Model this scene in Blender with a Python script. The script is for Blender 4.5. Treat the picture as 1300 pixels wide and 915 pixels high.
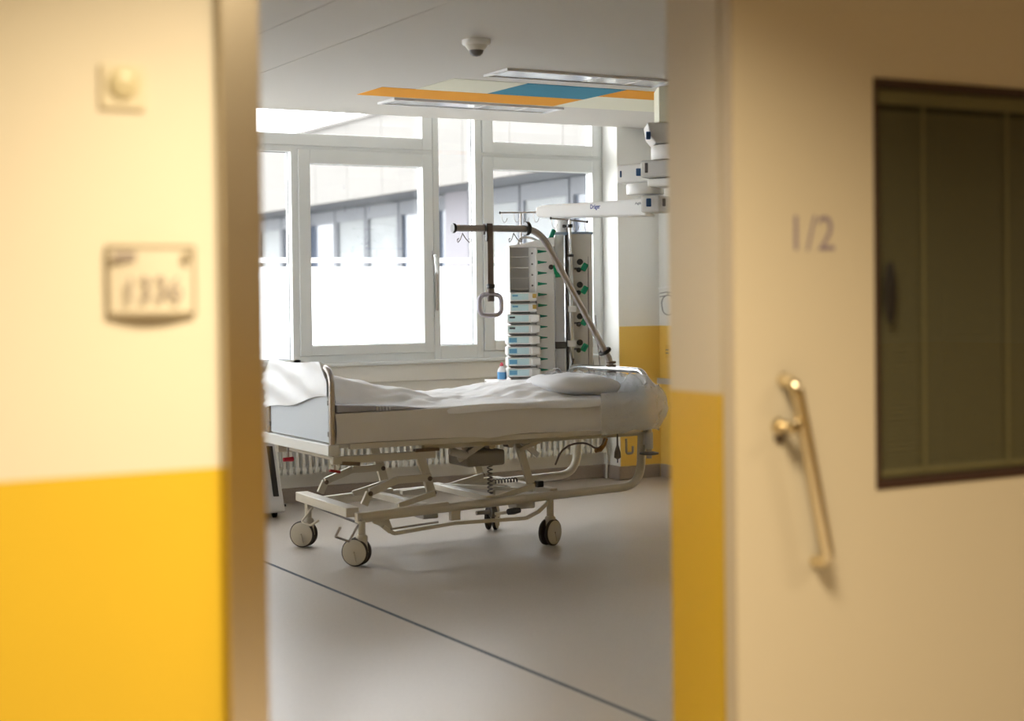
import bpy, bmesh, math, random
from mathutils import Vector, Matrix, noise
random.seed(7)
for o in list(bpy.data.objects): bpy.data.objects.remove(o)
S = bpy.context.scene
COL = S.collection

# ------------------------------------------------------------------ camera
# room axes: X along the corridor / window walls, Y into the room, Z up
F_PX, CX, CY, EYE = 1950.0, 650.0, 412.5, 1.40
YAW, PITCH, ROLL = math.radians(29.5), math.radians(-1.1114), math.radians(0.6919)
fw = Vector((math.sin(YAW)*math.cos(PITCH), math.cos(YAW)*math.cos(PITCH), math.sin(PITCH)))
r0 = Vector((math.cos(YAW), -math.sin(YAW), 0)); u0 = r0.cross(fw)
rt = math.cos(ROLL)*r0 - math.sin(ROLL)*u0
up = math.sin(ROLL)*r0 + math.cos(ROLL)*u0
CAM = Vector((0, 0, EYE))
cam = bpy.data.cameras.new('camera'); cam_o = bpy.data.objects.new('camera', cam); COL.objects.link(cam_o)
cam.sensor_width = 36.0; cam.sensor_fit = 'HORIZONTAL'
cam.lens = 36.0*F_PX/1300.0
cam.shift_y = -45.0/1300.0
cam.clip_start = 0.05; cam.clip_end = 300
cam_o.matrix_world = Matrix(((rt.x, up.x, -fw.x, CAM.x), (rt.y, up.y, -fw.y, CAM.y), (rt.z, up.z, -fw.z, CAM.z), (0, 0, 0, 1)))
cam.dof.use_dof = True; cam.dof.focus_distance = 9.0; cam.dof.aperture_fstop = 1.5
S.camera = cam_o

def ray(x, y): return fw + rt*((x-CX)/F_PX) - up*((y-CY)/F_PX)
def PX(x, y, X=None, Y=None, Z=None, D=None):
    """photo pixel -> point on a plane of the room (or at distance D along the view)"""
    d = ray(x, y)
    if X is not None: k = X/d.x
    elif Y is not None: k = Y/d.y
    elif Z is not None: k = (Z-EYE)/d.z
    else: k = D
    return CAM + d*k

# ------------------------------------------------------------------ light
S.view_settings.view_transform = 'Standard'; S.view_settings.look = 'None'
S.view_settings.gamma = 1.0; S.view_settings.use_curve_mapping = False
S.view_settings.exposure = 0.0
SKY = 11.0
W = bpy.data.worlds.new('overcast_sky'); S.world = W; W.use_nodes = True
bg = W.node_tree.nodes['Background']; bg.inputs[0].default_value = (0.985, 0.993, 1.0, 1); bg.inputs[1].default_value = SKY
try:
    S.cycles.caustics_reflective = False; S.cycles.caustics_refractive = False; S.cycles.sample_clamp_indirect = 8.0
except Exception: pass
LAMP_W = 76.0
LAMP_C = (1.0, 0.825, 0.565)

# ------------------------------------------------------------------ materials
def mat(name, col, rough=0.5, metal=0.0, spec=0.5, bump=0.0, bscale=60.0, var=0.0, vscale=6.0, coat=0.0, trans=0.0, emit=None):
    m = bpy.data.materials.new(name); m.use_nodes = True
    nt = m.node_tree; b = nt.nodes['Principled BSDF']
    b.inputs['Base Color'].default_value = (*col, 1); b.inputs['Roughness'].default_value = rough
    b.inputs['Metallic'].default_value = metal; b.inputs['Specular IOR Level'].default_value = spec
    b.inputs['Coat Weight'].default_value = coat
    if var or bump:
        tc = nt.nodes.new('ShaderNodeTexCoord')
    if var:
        n = nt.nodes.new('ShaderNodeTexNoise'); n.inputs['Scale'].default_value = vscale; n.inputs['Detail'].default_value = 4
        nt.links.new(tc.outputs['Object'], n.inputs['Vector'])
        mx = nt.nodes.new('ShaderNodeMix'); mx.data_type = 'RGBA'
        mx.inputs[6].default_value = (*[c*(1-var) for c in col], 1); mx.inputs[7].default_value = (*[min(1, c*(1+var)) for c in col], 1)
        nt.links.new(n.outputs['Fac'], mx.inputs[0]); nt.links.new(mx.outputs[2], b.inputs['Base Color'])
    if bump:
        n2 = nt.nodes.new('ShaderNodeTexNoise'); n2.inputs['Scale'].default_value = bscale; n2.inputs['Detail'].default_value = 3
        nt.links.new(tc.outputs['Object'], n2.inputs['Vector'])
        bp = nt.nodes.new('ShaderNodeBump'); bp.inputs['Strength'].default_value = bump; bp.inputs['Distance'].default_value = 0.01
        nt.links.new(n2.outputs['Fac'], bp.inputs['Height']); nt.links.new(bp.outputs[0], b.inputs['Normal'])
    return m

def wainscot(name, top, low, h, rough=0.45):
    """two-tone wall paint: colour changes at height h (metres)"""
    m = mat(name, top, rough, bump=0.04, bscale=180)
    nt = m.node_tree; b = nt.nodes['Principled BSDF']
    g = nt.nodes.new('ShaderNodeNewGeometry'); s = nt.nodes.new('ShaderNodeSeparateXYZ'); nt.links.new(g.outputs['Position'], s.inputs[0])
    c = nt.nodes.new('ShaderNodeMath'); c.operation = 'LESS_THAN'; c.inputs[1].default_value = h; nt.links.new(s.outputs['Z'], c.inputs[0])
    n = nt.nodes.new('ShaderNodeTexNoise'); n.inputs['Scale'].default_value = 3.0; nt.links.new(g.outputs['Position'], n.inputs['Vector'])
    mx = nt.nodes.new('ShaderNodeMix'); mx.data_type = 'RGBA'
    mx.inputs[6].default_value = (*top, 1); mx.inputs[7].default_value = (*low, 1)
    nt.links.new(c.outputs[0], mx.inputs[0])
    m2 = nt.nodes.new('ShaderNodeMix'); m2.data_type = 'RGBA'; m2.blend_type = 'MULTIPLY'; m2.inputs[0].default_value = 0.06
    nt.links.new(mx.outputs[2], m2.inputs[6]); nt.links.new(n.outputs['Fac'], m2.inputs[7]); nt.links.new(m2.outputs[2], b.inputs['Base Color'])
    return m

def speckle(name, base, dark, light, scale=90, rough=0.35, spec=0.5):
    m = mat(name, base, rough, spec=spec)
    nt = m.node_tree; b = nt.nodes['Principled BSDF']
    tc = nt.nodes.new('ShaderNodeTexCoord')
    v = nt.nodes.new('ShaderNodeTexNoise'); v.inputs['Scale'].default_value = scale; v.inputs['Detail'].default_value = 3; v.inputs['Roughness'].default_value = 0.8
    nt.links.new(tc.outputs['Object'], v.inputs['Vector'])
    r = nt.nodes.new('ShaderNodeValToRGB'); e = r.color_ramp.elements
    e[0].position = 0.32; e[0].color = (*dark, 1); e[1].position = 0.70; e[1].color = (*light, 1)
    k = e.new(0.45); k.color = (*base, 1); k = e.new(0.58); k.color = (*base, 1)
    nt.links.new(v.outputs['Fac'], r.inputs[0]); nt.links.new(r.outputs[0], b.inputs['Base Color'])
    return m

def schlick(nt, f0=0.04):
    """two-sided Fresnel (thin sheets have no inside)"""
    lw = nt.nodes.new('ShaderNodeLayerWeight'); lw.inputs[0].default_value = 0.5
    p = nt.nodes.new('ShaderNodeMath'); p.operation = 'POWER'; p.inputs[1].default_value = 5.0; nt.links.new(lw.outputs['Facing'], p.inputs[0])
    q = nt.nodes.new('ShaderNodeMath'); q.operation = 'MULTIPLY_ADD'; q.inputs[1].default_value = 1-f0; q.inputs[2].default_value = f0; nt.links.new(p.outputs[0], q.inputs[0])
    return q

def clear_glass(name, tint=(1, 1, 1), refl=1.0):
    m = bpy.data.materials.new(name); m.use_nodes = True; nt = m.node_tree; nt.nodes.clear()
    out = nt.nodes.new('ShaderNodeOutputMaterial'); mix = nt.nodes.new('ShaderNodeMixShader')
    t = nt.nodes.new('ShaderNodeBsdfTransparent'); t.inputs[0].default_value = (*tint, 1)
    g = nt.nodes.new('ShaderNodeBsdfGlossy'); g.inputs['Roughness'].default_value = 0.01
    f = schlick(nt)
    ml = nt.nodes.new('ShaderNodeMath'); ml.operation = 'MULTIPLY'; ml.inputs[1].default_value = refl; nt.links.new(f.outputs[0], ml.inputs[0])
    nt.links.new(ml.outputs[0], mix.inputs[0]); nt.links.new(t.outputs[0], mix.inputs[1]); nt.links.new(g.outputs[0], mix.inputs[2]); nt.links.new(mix.outputs[0], out.inputs[0])
    return m

def film_mat(name, col, trans=0.85):
    m = bpy.data.materials.new(name); m.use_nodes = True; nt = m.node_tree; nt.nodes.clear()
    out = nt.nodes.new('ShaderNodeOutputMaterial'); mix = nt.nodes.new('ShaderNodeMixShader'); mix.inputs[0].default_value = trans
    d = nt.nodes.new('ShaderNodeBsdfDiffuse'); d.inputs[0].default_value = (*col, 1)
    t = nt.nodes.new('ShaderNodeBsdfTranslucent'); t.inputs[0].default_value = (*col, 1)
    nt.links.new(d.outputs[0], mix.inputs[1]); nt.links.new(t.outputs[0], mix.inputs[2]); nt.links.new(mix.outputs[0], out.inputs[0])
    return m

def plastic_film(name):
    """thin clear polythene: mostly see-through, milky, with sharp glints"""
    m = bpy.data.materials.new(name); m.use_nodes = True; nt = m.node_tree; nt.nodes.clear()
    out = nt.nodes.new('ShaderNodeOutputMaterial')
    t = nt.nodes.new('ShaderNodeBsdfTransparent'); d = nt.nodes.new('ShaderNodeBsdfTranslucent'); d.inputs[0].default_value = (0.9, 0.9, 0.92, 1)
    d2 = nt.nodes.new('ShaderNodeBsdfDiffuse'); d2.inputs[0].default_value = (0.85, 0.85, 0.86, 1)
    g = nt.nodes.new('ShaderNodeBsdfGlossy'); g.inputs['Roughness'].default_value = 0.12
    md = nt.nodes.new('ShaderNodeMixShader'); md.inputs[0].default_value = 0.5; nt.links.new(d.outputs[0], md.inputs[1]); nt.links.new(d2.outputs[0], md.inputs[2])
    a = nt.nodes.new('ShaderNodeMixShader'); a.inputs[0].default_value = 0.31; nt.links.new(t.outputs[0], a.inputs[1]); nt.links.new(md.outputs[0], a.inputs[2])
    f = schlick(nt, 0.08)
    tc = nt.nodes.new('ShaderNodeTexCoord'); nz = nt.nodes.new('ShaderNodeTexNoise'); nz.inputs['Scale'].default_value = 34; nz.inputs['Detail'].default_value = 4; nz.inputs['Distortion'].default_value = 1.5
    nt.links.new(tc.outputs['Object'], nz.inputs['Vector'])
    bp = nt.nodes.new('ShaderNodeBump'); bp.inputs['Strength'].default_value = 0.9; bp.inputs['Distance'].default_value = 0.02
    nt.links.new(nz.outputs['Fac'], bp.inputs['Height'])
    for nd in (g, d, d2): nt.links.new(bp.outputs[0], nd.inputs['Normal'])
    b = nt.nodes.new('ShaderNodeMixShader'); nt.links.new(f.outputs[0], b.inputs[0]); nt.links.new(a.outputs[0], b.inputs[1]); nt.links.new(g.outputs[0], b.inputs[2])
    nt.links.new(b.outputs[0], out.inputs[0])
    return m

WAINS_ROOM, WAINS_COR = 1.155, 1.06
YEL = (0.80, 0.53, 0.03)
M = dict(
    wall_cor=wainscot('corridor_paint', (0.86, 0.79, 0.63), YEL, WAINS_COR),
    wall_rev_shaded=wainscot('reveal_paint_shaded', (0.62, 0.55, 0.42), (0.62, 0.40, 0.02), WAINS_ROOM),  # same paint as the wall, darkened: shade of the reveal put into the colour
    wall_room=wainscot('room_paint', (0.86, 0.86, 0.83), (0.82, 0.56, 0.13), WAINS_ROOM),
    wall_plain=mat('parapet_paint', (0.80, 0.78, 0.73), 0.55, bump=0.03, bscale=150),
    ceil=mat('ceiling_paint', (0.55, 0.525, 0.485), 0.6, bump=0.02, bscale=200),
    dark_gap=mat('joint_dark', (0.10, 0.095, 0.09), 0.8),
    floor=speckle('vinyl_floor', (0.42, 0.375, 0.33), (0.35, 0.31, 0.27), (0.48, 0.44, 0.39), 110, 0.36, spec=0.38),
    base=speckle('vinyl_base', (0.36, 0.30, 0.25), (0.22, 0.18, 0.15), (0.46, 0.40, 0.34), 130, 0.45),
    joint=mat('weld_seam', (0.07, 0.085, 0.105), 0.7, spec=0.2),
    frame_white=mat('window_profile', (0.74, 0.765, 0.76), 0.35),
    gasket=mat('rubber_gasket', (0.03, 0.035, 0.04), 0.7),
    glass=clear_glass('window_glass', (0.97, 0.978, 0.98)),
    film=film_mat('frosted_film', (0.93, 0.94, 0.95), 0.90),
    steel=mat('brushed_steel', (0.74, 0.66, 0.52), 0.24, 1.0),
    chrome=mat('chrome', (0.72, 0.72, 0.72), 0.14, 1.0),
    tube=mat('satin_tube', (0.42, 0.385, 0.36), 0.36, 1.0),
    brass=mat('handle_metal', (0.80, 0.70, 0.50), 0.22, 1.0),
    door=mat('door_laminate', (0.68, 0.60, 0.45), 0.38, bump=0.02, bscale=120),
    door_edge=mat('door_edge_profile', (0.55, 0.47, 0.34), 0.4),
    door_glass=clear_glass('door_glass', (0.72, 0.72, 0.66), 1.3),
    blind=mat('blind_slat', (0.47, 0.445, 0.35), 0.5),
    blind_rail=mat('blind_rail', (0.80, 0.74, 0.52), 0.5),
    dark_frame=mat('dark_bead', (0.045, 0.02, 0.012), 0.5),
    ink=mat('ink_violet', (0.30, 0.24, 0.30), 0.6),
    ink_dark=mat('ink_dark', (0.36, 0.30, 0.26), 0.6),
    sign=mat('sign_plate', (0.80, 0.73, 0.58), 0.35),
    sign_rim=mat('sign_rim', (0.36, 0.30, 0.20), 0.4),
    switch=mat('switch_plastic', (0.84, 0.76, 0.56), 0.35),
    bed_paint=mat('bed_enamel', (0.60, 0.555, 0.465), 0.32, spec=0.5, var=0.05),
    bolt=mat('bolt_metal', (0.16, 0.12, 0.09), 0.4, 0.8),
    board=mat('board_laminate', (0.60, 0.65, 0.71), 0.35),
    tyre=mat('tyre_rubber', (0.045, 0.035, 0.032), 0.6),
    hub=mat('wheel_disc', (0.48, 0.44, 0.36), 0.4),
    black=mat('black_plastic', (0.018, 0.016, 0.016), 0.35),
    dgrey=mat('dark_grey_plastic', (0.14, 0.13, 0.13), 0.45),
    motor=mat('motor_housing', (0.30, 0.28, 0.25), 0.5),
    red=mat('red_plastic', (0.42, 0.012, 0.03), 0.35),
    sheet=mat('cotton_sheet', (0.91, 0.91, 0.93), 0.85, spec=0.2, bump=0.10, bscale=30),
    sheet_low=mat('cotton_sheet_shaded', (0.76, 0.73, 0.69), 0.85, spec=0.2, bump=0.06, bscale=26),  # white cotton with the side's warm shade mixed into the base
    mattress=mat('mattress_grey', (0.40, 0.39, 0.43), 0.8),
    mattress_lbl=mat('mattress_stripe', (0.68, 0.68, 0.70), 0.8),
    cover=mat('foil_cover', (0.88, 0.90, 0.93), 0.42, spec=0.4, bump=0.08, bscale=40),
    plastic=plastic_film('polythene'),
    pillow=mat('pillow_cotton', (0.74, 0.74, 0.76), 0.8, spec=0.2, bump=0.08, bscale=40),
    strap=mat('grey_webbing', (0.19, 0.155, 0.145), 0.7, bump=0.1, bscale=200),
    grip=mat('trapeze_plastic', (0.60, 0.58, 0.68), 0.35),
    med_white=mat('device_white', (0.86, 0.86, 0.85), 0.38),
    med_grey=mat('device_grey', (0.72, 0.71, 0.68), 0.42),
    med_mid=mat('device_mid_grey', (0.50, 0.48, 0.45), 0.45),
    slot=mat('slot_grey', (0.62, 0.62, 0.61), 0.5),
    alu=mat('anodised_aluminium', (0.70, 0.72, 0.74), 0.30, 0.7),
    alu_face=mat('aluminium_face', (0.90, 0.92, 0.95), 0.35),
    blue_edge=mat('blue_grey_trim', (0.28, 0.36, 0.48), 0.4),
    blue=mat('blue_insert', (0.02, 0.075, 0.19), 0.4),
    green=mat('green_mark', (0.0, 0.20, 0.12), 0.45),
    green_hi=mat('green_plastic', (0.0, 0.30, 0.12), 0.32),
    screen=mat('pump_screen', (0.62, 0.84, 0.88), 0.25),
    keypad=mat('pump_keypad', (0.14, 0.40, 0.62), 0.4),
    amber=mat('amber_mark', (0.60, 0.42, 0.10), 0.4),
    bottle=mat('bottle_white', (0.80, 0.80, 0.82), 0.3),
    label_blue=mat('bottle_label', (0.12, 0.38, 0.72), 0.4),
    pink=mat('bottle_cap', (0.62, 0.06, 0.09), 0.35),
    radiator=mat('radiator_enamel', (0.76, 0.75, 0.70), 0.35),
    orange=mat('orange_panel', (0.78, 0.34, 0.03), 0.8, spec=0.1),
    teal=mat('blue_panel', (0.05, 0.25, 0.38), 0.8, spec=0.1),
    creamp=mat('cream_panel', (0.74, 0.73, 0.60), 0.7, spec=0.2),
    louvre=mat('lamp_cover', (0.56, 0.58, 0.62), 0.12, spec=0.5, coat=0.3),
    lamp_frame=mat('lamp_frame', (0.68, 0.68, 0.69), 0.4),
    unit=mat('unit_shell', (0.60, 0.60, 0.60), 0.4),
    concrete=mat('facade_concrete', (0.106, 0.101, 0.094), 0.85, var=0.06, vscale=1.2),
    facade_frame=mat('facade_frame', (0.06, 0.066, 0.078), 0.6),
    facade_col=mat('facade_column', (0.115, 0.11, 0.125), 0.7),
    facade_tan=mat('facade_tan', (0.26, 0.20, 0.15), 0.7),
    facade_blind=mat('facade_blind', (0.14, 0.15, 0.155), 0.7),
    facade_glass=mat('facade_glass', (0.04, 0.05, 0.07), 0.15, spec=0.4),
    ground=mat('courtyard_paving', (0.34, 0.33, 0.31), 0.9, var=0.1),
    outer=mat('outer_wall', (0.5, 0.48, 0.45), 0.9),
)
# corridor lamp diffuser: a lamp gives off light
lm = bpy.data.materials.new('lamp_diffuser'); lm.use_nodes = True
e = lm.node_tree.nodes['Principled BSDF']; e.inputs['Base Color'].default_value = (0.9, 0.85, 0.75, 1)
M['diffuser'] = lm

# ------------------------------------------------------------------ mesh helpers
WL = {}
class MB:
    def __init__(s): s.v = []; s.f = []
    def add(s, vs, fs):
        n = len(s.v); s.v += [Vector(p) for p in vs]; s.f += [tuple(i+n for i in f) for f in fs]; return s
    def box(s, x0, x1, y0, y1, z0, z1):
        return s.add([(x0,y0,z0),(x1,y0,z0),(x1,y1,z0),(x0,y1,z0),(x0,y0,z1),(x1,y0,z1),(x1,y1,z1),(x0,y1,z1)],
                     [(0,3,2,1),(4,5,6,7),(0,1,5,4),(1,2,6,5),(2,3,7,6),(3,0,4,7)])
    def obox(s, c, a, b, d, ha, hb, hd):
        c, a, b, d = Vector(c), Vector(a)*ha, Vector(b)*hb, Vector(d)*hd
        q = [c-a-b-d, c+a-b-d, c+a+b-d, c-a+b-d, c-a-b+d, c+a-b+d, c+a+b+d, c-a+b+d]
        return s.add(q, [(0,3,2,1),(4,5,6,7),(0,1,5,4),(1,2,6,5),(2,3,7,6),(3,0,4,7)])
    def bar(s, p, q, w, h, upv=(0,0,1)):
        p, q = Vector(p), Vector(q); a = (q-p); L = a.length; a.normalize()
        b = Vector(upv).cross(a)
        if b.length < 1e-4: b = Vector((1,0,0)).cross(a)
        b.normalize(); d = a.cross(b)
        return s.obox((p+q)/2, a, b, d, L/2, w/2, h/2)
    def tube(s, pts, r, n=12, caps=True, closed=False):
        pts = [Vector(p) for p in pts]; rings = []; N = len(pts); ref = None
        rs = r if isinstance(r, (list, tuple)) else [r]*N
        for i, p in enumerate(pts):
            if closed: t = pts[(i+1) % N]-pts[i-1]
            else: t = pts[min(i+1, N-1)]-pts[max(i-1, 0)]
            t.normalize()
            if ref is None:
                ref = Vector((0,0,1)) if abs(t.z) < 0.9 else Vector((1,0,0))
            x = ref - t*ref.dot(t); x.normalize(); y = t.cross(x); ref = x
            rings.append([p + (x*math.cos(2*math.pi*k/n) + y*math.sin(2*math.pi*k/n))*rs[i] for k in range(n)])
        b = len(s.v)
        for rg in rings: s.v += rg
        for i in range(N if closed else N-1):
            j = (i+1) % N
            for k in range(n):
                l = (k+1) % n; s.f.append((b+i*n+k, b+i*n+l, b+j*n+l, b+j*n+k))
        if caps and not closed:
            s.f.append(tuple(b+k for k in reversed(range(n)))); s.f.append(tuple(b+(N-1)*n+k for k in range(n)))
        return s
    def cyl(s, p, q, r, r2=None, n=18): return s.tube([p, q], [r, r if r2 is None else r2], n)
    def lathe(s, o, axis, prof, n=24):
        o, t = Vector(o), Vector(axis).normalized()
        x = (Vector((0,0,1)) if abs(t.z) < 0.9 else Vector((1,0,0))); x = (x-t*x.dot(t)).normalized(); y = t.cross(x); b = len(s.v)
        for (r, h) in prof:
            s.v += [o+t*h+(x*math.cos(2*math.pi*k/n)+y*math.sin(2*math.pi*k/n))*max(r, 1e-5) for k in range(n)]
        for i in range(len(prof)-1):
            for k in range(n):
                l = (k+1) % n; s.f.append((b+i*n+k, b+i*n+l, b+(i+1)*n+l, b+(i+1)*n+k))
        s.f.append(tuple(b+k for k in reversed(range(n)))); s.f.append(tuple(b+(len(prof)-1)*n+k for k in range(n)))
        return s
    def prism(s, poly, off):
        """poly: list of 3-D points (planar), extruded by vector off"""
        n = len(poly); off = Vector(off); a = [Vector(p) for p in poly]
        return s.add(a+[p+off for p in a], [tuple(reversed(range(n))), tuple(range(n, 2*n))]+[(i, (i+1) % n, n+(i+1) % n, n+i) for i in range(n)])
    def grid(s, fn, nu, nv, thick=0):
        b = len(s.v)
        for i in range(nu+1):
            for j in range(nv+1): s.v.append(Vector(fn(i/nu, j/nv)))
        for i in range(nu):
            for j in range(nv):
                q = b+i*(nv+1)+j; s.f.append((q, q+nv+1, q+nv+2, q+1))
        return s
    def build(s, name, m, parent=None, smooth=False, bevel=0.0, recenter=True):
        me = bpy.data.meshes.new(name)
        xs = [p.x for p in s.v]; ys = [p.y for p in s.v]; zs = [p.z for p in s.v]
        o3 = Vector(((min(xs)+max(xs))/2, (min(ys)+max(ys))/2, min(zs))) if recenter else Vector((0,0,0))
        me.from_pydata([tuple(p-o3) for p in s.v], [], s.f); me.update()
        bm = bmesh.new(); bm.from_mesh(me); bmesh.ops.recalc_face_normals(bm, faces=bm.faces); bm.to_mesh(me); bm.free()
        o = bpy.data.objects.new(name, me); COL.objects.link(o); o.location = o3
        me.materials.append(M[m] if isinstance(m, str) else m)
        if smooth:
            me.polygons.foreach_set('use_smooth', [True]*len(me.polygons))
            try: me.set_sharp_from_angle(angle=math.radians(42))
            except Exception: pass
        if bevel:
            md = o.modifiers.new('edge', 'BEVEL'); md.width = bevel; md.segments = 2; md.limit_method = 'ANGLE'
        WL[o.name] = o3
        if parent is not None: adopt(o, parent)
        return o

def adopt(o, parent):
    o.parent = parent; o.matrix_parent_inverse = Matrix.Translation(-WL[parent.name])
def tag(o, label, cat, group=None):
    o['label'] = label; o['category'] = cat
    if group: o['group'] = group
    return o
def thing(name, label, cat, loc, group=None):
    o = bpy.data.objects.new(name, None); COL.objects.link(o); o.location = Vector(loc); o.empty_display_size = 0.1
    WL[o.name] = Vector(loc); return tag(o, label, cat, group)
def struct(o): o['kind'] = 'structure'; return o
def sempty(name, loc):
    o = bpy.data.objects.new(name, None); COL.objects.link(o); o.location = Vector(loc); WL[o.name] = Vector(loc); return struct(o)
def copy_part(o, parent, delta):
    c = o.copy(); COL.objects.link(c); c.location = o.location + Vector(delta); WL[c.name] = WL[o.name] + Vector(delta); adopt(c, parent); return c
def arc(c, a, b, r, t0, t1, n=8):
    c, a, b = Vector(c), Vector(a), Vector(b)
    return [c + a*r*math.cos(t0+(t1-t0)*i/n) + b*r*math.sin(t0+(t1-t0)*i/n) for i in range(n+1)]
def fillet(pts, r, n=6):
    """round the corners of a polyline"""
    pts = [Vector(p) for p in pts]; out = [pts[0]]
    for i in range(1, len(pts)-1):
        p, a, b = pts[i], (pts[i-1]-pts[i]), (pts[i+1]-pts[i]); k = min(r, a.length*0.49, b.length*0.49)
        s, e2 = p+a.normalized()*k, p+b.normalized()*k
        for j in range(n+1):
            t = j/n; out.append(s*(1-t)**2 + p*2*t*(1-t) + e2*t*t)
    return out+[pts[-1]]
def text_mesh(name, txt, mtl, loc, xdir, zdir, height, parent, width=None, depth=0.0006, bold=0.0):
    """lettering as a thin mesh lying in the plane spanned by xdir / zdir, loc = bottom-left"""
    cu = bpy.data.curves.new(name, 'FONT'); cu.body = txt; cu.size = 1.0; cu.extrude = 0.0; cu.offset = bold
    t = bpy.data.objects.new(name+'_tmp', cu); COL.objects.link(t)
    bpy.context.view_layer.update()
    me = bpy.data.meshes.new_from_object(t.evaluated_get(bpy.context.evaluated_depsgraph_get()))
    bpy.data.objects.remove(t)
    xs = [v.co.x for v in me.vertices]; ys = [v.co.y for v in me.vertices]
    w, h = max(xs)-min(xs), max(ys)-min(ys); sy = height/h; sx = sy if width is None else width/w
    X, Z = Vector(xdir).normalized(), Vector(zdir).normalized(); N = X.cross(Z)*-1   # out of the page
    N = -X.cross(Z).normalized()
    mb = MB()
    base = Vector(loc)
    vs = [base + X*((v.co.x-min(xs))*sx) + Z*((v.co.y-min(ys))*sy) for v in me.vertices]
    mb.add(vs, [tuple(p.vertices) for p in me.polygons])
    bpy.data.meshes.remove(me)
    return mb.build(name, mtl, parent)

# ------------------------------------------------------------------ the setting
RX0, RX1 = 0.10, 6.76          # room side walls
CW0, CW1 = 2.99, 3.20          # dividing wall, corridor face / room face
BW = 9.88                      # window wall (parapet face)
PIER = 9.66                    # pier front
ZC = 2.645                     # suspended ceiling
ZT = 2.95                      # structural ceiling
OX0, OX1 = 1.094, 2.27          # door opening
OZ = 2.45
CY0 = -1.6                     # far side of corridor
KX0, KX1 = -4.0, 7.5

struct(MB().box(KX0-0.2, KX1+0.2, CY0-0.2, BW+0.25, -0.12, 0.0).build('floor', 'floor'))
fo = bpy.data.objects['floor']
MB().box(2.840, 2.861, CW1+0.02, BW-0.05, 0.0, 0.0006).build('weld_seam', 'joint', fo)
# dividing wall (with the doorway)
w = MB().box(KX0, OX0, CW0, CW1, 0, ZT).box(OX1+0.012, KX1, CW0, CW1, 0, ZT).box(OX0, OX1+0.012, CW0, CW1, OZ, ZT)
wf = struct(w.build('wall_front', 'wall_cor'))
MB().box(OX1, OX1+0.012, CW0-0.001, CW1+0.001, 0, OZ).build('reveal_lining', 'wall_rev_shaded', wf)
MB().box(RX0, OX0, CW1, CW1+0.004, 0, ZT).box(OX1+0.012, RX1, CW1, CW1+0.004, 0, ZT).box(OX0, OX1+0.012, CW1, CW1+0.004, OZ, ZT).build('room_lining', 'wall_room', wf)
# room side walls
struct(MB().box(RX1, RX1+0.15, CW1, BW+0.3, 0, ZT).build('wall_right', 'wall_room'))
LW0, LW1 = 7.3, 9.6
struct(MB().box(RX0-0.15, RX0, CW1, BW+0.3, 0, 0.90).box(RX0-0.15, RX0, CW1, LW0, 0.90, ZT).box(RX0-0.15, RX0, LW1, BW+0.3, 0.90, ZT).box(RX0-0.15, RX0, LW0, LW1, 2.62, ZT).build('wall_left', 'wall_room'))
# window wall: parapet below, pier at the right
SILL = PX(560, 456, Y=BW-0.06).z
wb = MB().box(RX0, 6.392, BW, BW+0.22, 0, SILL-0.03)
PX0 = 6.392
wbo = struct(wb.build('wall_back', 'wall_plain'))
wpo = struct(MB().box(PX0, RX1, PIER, BW+0.22, 0, ZT).build('wall_pier', 'wall_room'))
zb = PX(560, 482.0, Y=BW-0.03).z
struct(MB().box(RX0, PX0-0.005, BW-0.03, BW, zb, SILL-0.025).build('trim_3', 'wall_plain', bevel=0.004)); 
# pier side is white over its full height towards the window
MB().box(PX0-0.004, PX0, PIER+0.001, BW+0.05, 0, ZT).build('pier_side_lining', mat('pier_side_paint', (0.84, 0.84, 0.81), 0.5), wpo)
sl = MB().box(RX0, PX0-0.006, BW-0.07, BW+0.10, SILL-0.025, SILL)
ts = struct(sl.build('trim_1', 'frame_white', bevel=0.006))
# corridor shell
struct(MB().box(KX0, KX1, CY0-0.15, CY0, 0, ZT).build('wall_corridor', 'wall_cor'))
struct(MB().box(KX0-0.15, KX0, CY0, CW1, 0, ZT).build('wall_corridor_left', 'wall_cor'))
struct(MB().box(KX1, KX1+0.15, CY0, CW1, 0, ZT).build('wall_corridor_right', 'wall_cor'))
ZK = 2.62
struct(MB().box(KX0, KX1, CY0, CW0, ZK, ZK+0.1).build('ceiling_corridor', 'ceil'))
# upper slab closing the building
struct(MB().box(KX0-0.15, KX1+0.15, CY0-0.15, BW+0.26, ZT, ZT+0.2).build('ceiling_slab', 'ceil'))
# room ceiling of long panels with open joints
s1 = PX(332.5, 92.2, Z=ZC).x; s2 = PX(332.5, 41.5, Z=ZC).x; pw = s1-s2
CE = PIER-0.05
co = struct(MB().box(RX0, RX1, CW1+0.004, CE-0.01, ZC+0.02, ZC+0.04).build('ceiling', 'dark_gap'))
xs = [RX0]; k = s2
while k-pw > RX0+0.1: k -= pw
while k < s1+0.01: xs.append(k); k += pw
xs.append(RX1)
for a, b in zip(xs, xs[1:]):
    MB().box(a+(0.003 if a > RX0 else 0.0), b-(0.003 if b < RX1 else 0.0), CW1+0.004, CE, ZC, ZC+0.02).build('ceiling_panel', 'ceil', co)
MB().box(RX0, RX1, CE-0.02, CE, ZC+0.02, ZT).build('ceiling_edge', 'ceil', co)
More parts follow.
